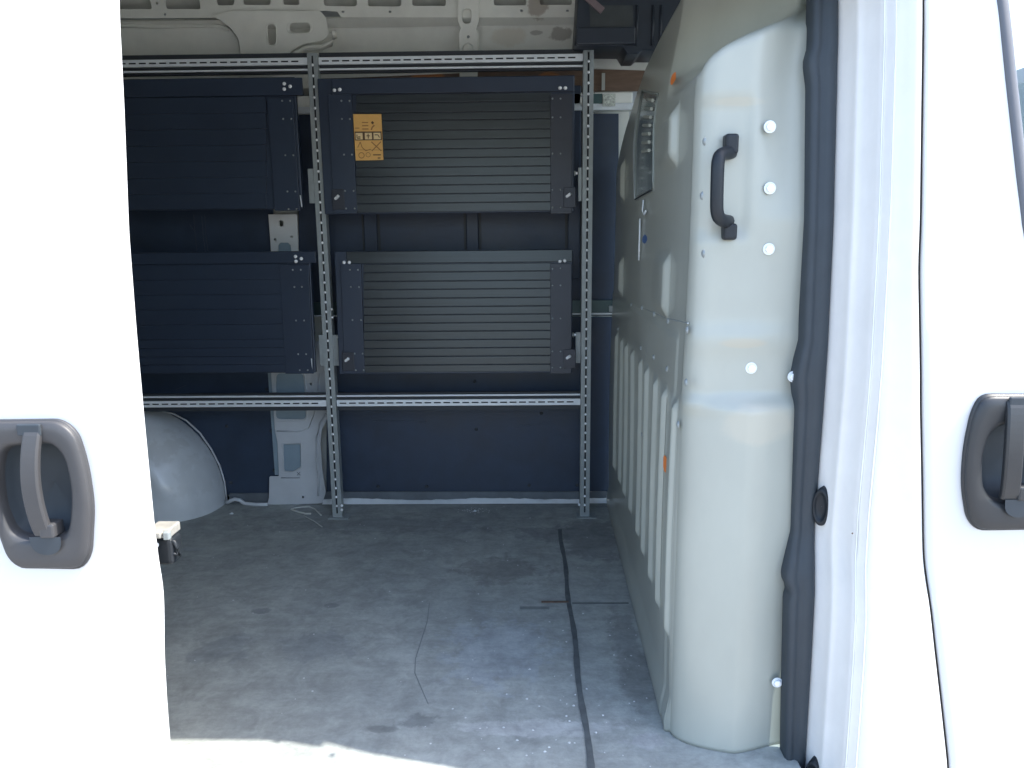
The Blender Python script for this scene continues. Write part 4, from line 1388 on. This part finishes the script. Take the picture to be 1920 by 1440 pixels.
UL = [177.5, 194, 212.5, 227, 246, 263, 281, 297.5, 315, 332, 348.5, 365, 382, 399]
s1 = shelf('folded dark slatted shelf carrying the yellow warning sticker, upper bay right', 609, 1076, 147, 402, 3.08, 3.085, UL, 668, 1034, 'shelf',
           [(640, 189), (655, 189), (641, 223), (656, 223), (645, 290), (660, 290), (647, 358), (663, 358), (649, 391), (665, 391)],
           [(1036, 185), (1051, 185), (1036, 220), (1051, 220), (1036, 288), (1051, 288), (1036, 356), (1051, 356), (1036, 389), (1051, 389)],
           [(627, 169), (637, 168)], [(1050, 165), (1060, 165)], (626, 670), (1032, 1072), (-0.3, 3.08, 1.3), pins=((631, 369), (1066, 365)))
LL = [495.5, 511, 528, 543.5, 560, 576, 591, 606.5, 622, 638, 653.5, 669, 685, 699]
s2 = shelf('folded slatted shelf with grey sheen and no sticker, lower bay right', 636, 1073, 471, 702, 3.075, 3.05, LL, 682, 1034, 'shelf',
           [(656, 506), (671, 506), (658, 538), (673, 538), (661, 600), (677, 600), (665, 663), (680, 663), (667, 694), (682, 694)],
           [(1036, 504), (1051, 503), (1036, 535), (1051, 535), (1036, 597), (1051, 597), (1036, 659), (1051, 659), (1036, 689), (1051, 689)],
           [(645, 492), (655, 492)], [(1050, 490), (1059, 489)], (646, 684), (1032, 1071), (-0.3, 3.07, 0.8), pins=((650, 674), (1066, 669)))
s3 = shelf('plain dark folded shelf at upper left, its left end hidden by the sliding door', 120, 568, 150, 396, 3.08, 3.085, [185, 215, 245, 275, 305, 335, 365, 394], 200, 500, 'shelf_dark',
           [(529, 189), (544, 189), (531, 223), (546, 223), (535, 291), (550, 291), (539, 359), (554, 359), (541, 392), (556, 392)], [],
           [(533, 157), (544, 162), (533, 167)], [], None, (515, 562), (-1.3, 3.08, 1.3))
s4 = shelf('dark folded shelf at lower left, just above the wheel arch', 120, 592, 475, 702, 3.075, 3.06, [498, 526, 554, 582, 610, 638, 654, 670, 685, 700], 200, 540, 'shelf_dark',
           [(549, 506), (564, 506), (552, 538), (566, 538), (555, 601), (570, 601), (559, 664), (574, 664), (562, 694), (577, 694)], [],
           [(554, 481), (565, 485), (555, 490)], [], None, (535, 588), (-1.3, 3.07, 0.8))
for o, pts in ((s3, ((563, 366), (565, 380), (566, 388))), (s4, ((584, 672), (585, 685), (586, 692)))):
    part('hook_wire', MB().tube([at(x, y, Y=3.06) for x, y in pts], 0.0025, 6), M['galv_light'], o, smooth_=True)

# warning sticker on the upper right shelf
SY = 3.0735
q = [at(x, y, Y=SY) for x, y in ((667, 301), (719, 300), (715, 214), (662, 214))]
stk = part('warning_sticker', MB().add(q, [(0, 1, 2, 3)]), M['sticker'], s1)


def on_st(u, v, o_=0.0):
    a_, b2 = q[3].lerp(q[2], u), q[0].lerp(q[1], u)
    return a_.lerp(b2, v) + Vector((0, -0.0012 - o_, 0))


def stroke(pts, wd, o_=0.0):
    mb = MB()
    for a_, b2 in zip(pts, pts[1:]):
        A, B = on_st(*a_, o_), on_st(*b2, o_)
        d = (B - A)
        nn = Vector((-d.z, 0, d.x)).normalized() * wd / 2
        mb.add([A - nn, A + nn, B + nn, B - nn], [(0, 1, 2, 3)])
    return mb


ink = MB()
brn = MB()
pal = MB()


def put(dst, src):
    dst.add(src.v, src.f)


def rect(dst, u0, v0, u1, v1, o_=0.0):
    dst.add([on_st(u0, v0, o_), on_st(u1, v0, o_), on_st(u1, v1, o_), on_st(u0, v1, o_)], [(0, 1, 2, 3)])


rect(ink, 0.02, 0.375, 0.98, 0.565)
for u0 in (0.05, 0.38, 0.69):
    rect(pal, u0, 0.405, u0 + 0.25, 0.545, 0.0006)
for st_ in ([(0.10, 0.44), (0.10, 0.52), (0.22, 0.52)], [(0.14, 0.49), (0.22, 0.49)], [(0.50, 0.42), (0.50, 0.53)], [(0.44, 0.47), (0.56, 0.47)], [(0.73, 0.45), (0.85, 0.45), (0.90, 0.51)]):
    put(ink, stroke(st_, 0.0035, 0.0012))
for v in (0.18, 0.25, 0.32):
    put(brn, stroke([(0.30, v), (0.52, v)], 0.0035))
put(ink, stroke([(0.64, 0.17), (0.71, 0.20)], 0.009))
put(brn, stroke([(0.74, 0.24), (0.66, 0.28), (0.62, 0.34)], 0.005))
put(brn, stroke([(0.05, 0.30), (0.20, 0.30)], 0.003))
put(brn, stroke([(0.60, 0.60), (0.94, 0.80)], 0.004))
put(brn, stroke([(0.94, 0.60), (0.60, 0.80)], 0.004))
put(brn, stroke([(0.10, 0.72), (0.20, 0.60), (0.26, 0.72), (0.38, 0.79), (0.56, 0.76)], 0.003))
put(brn, stroke([(0.12 + 0.10 + 0.10 * math.cos(t), 0.89 + 0.06 * math.sin(t)) for t in [k * math.pi / 6 for k in range(13)]], 0.003))
put(brn, stroke([(0.46 + 0.08 * math.cos(t), 0.88 + 0.05 * math.sin(t)) for t in [k * math.pi / 6 for k in range(13)]], 0.002))
put(ink, stroke([(0.64, 0.885), (0.92, 0.885)], 0.0042))
put(ink, stroke([(0.80, 0.955), (0.90, 0.955)], 0.004))
put(brn, stroke([(0.02, 0.77), (0.98, 0.78)], 0.0015))
part('sticker_print', ink, M['ink'], stk)
part('sticker_drawing', brn, M['inkbrown'], stk)
part('sticker_pictogram', pal, M['pale'], stk)

# ------------------------------------------------------------------ loose bits on the floor
pts = [(546, 954), (562, 951), (580, 950), (590, 954), (598, 962), (602, 966)]
o = link('plastic_strap', MB().tube([at(x, y, Z=0.003) for x, y in pts], 0.0028, 6).tube([at(x, y, Z=0.003) for x, y in ((546, 955), (560, 960), (572, 963), (583, 963))], 0.004, 6).tube([at(x, y, Z=0.003) for x, y in ((570, 967), (590, 978), (604, 988))], 0.002, 6).mesh('strap'), M['string'])
tag(o, 'thin pale plastic strap lying on the grey floor beside the slotted upright', 'strap')
mb = MB()
for _ in range(170):
    if random.random() < 0.3:
        c = at(random.gauss(890, 16), random.gauss(957, 2.5), Z=0.002)
    elif random.random() < 0.5:
        c = Vector((random.uniform(-0.2, 0.34), random.uniform(1.5, 2.2), 0.002))
    else:
        c = Vector((random.uniform(-1.3, 0.34), random.uniform(1.5, 3.25), 0.002))
    s_ = random.uniform(0.0012, 0.0042)
    pr = [(c.x + s_ * math.cos(k * 1.256 + s_ * 900) * random.uniform(0.6, 1.3), c.y + s_ * math.sin(k * 1.256 + s_ * 900) * random.uniform(0.6, 1.3), 0.001) for k in range(5)]
    mb.add(pr + [(c.x, c.y, 0.001 + s_ * 0.6)], [(k, (k + 1) % 5, 5) for k in range(5)])
o = link('floor_debris', mb.mesh('debris'), M['grit'])
o['kind'] = 'stuff'
o['label'] = 'pale crumbs and grit scattered on the grey load floor'
for x, y, s_, lab in ((890, 957, 0.010, 'largest white crumb by the far wall, below the right slatted shelves'), (435, 962, 0.010, 'white scrap on the floor beside the wheel arch')):
    c = at(x, y, Z=0.004)
    pr = [(c.x + s_ * math.cos(k * 1.05) * random.uniform(0.6, 1.3), c.y + s_ * math.sin(k * 1.05) * random.uniform(0.6, 1.3), 0.001) for k in range(6)]
    o = link('paper_scrap', MB().add(pr + [(c.x, c.y, 0.008)], [(k, (k + 1) % 6, 6) for k in range(6)]).mesh('scrap'), M['galv_light'])
    tag(o, lab, 'scrap')

for o in bpy.data.objects:
    if '_w' in o:
        del o['_w']
    # straps, tubes and sheets keep real thickness; nothing is hidden
S.cycles.max_bounces = 10
S.cycles.diffuse_bounces = 6
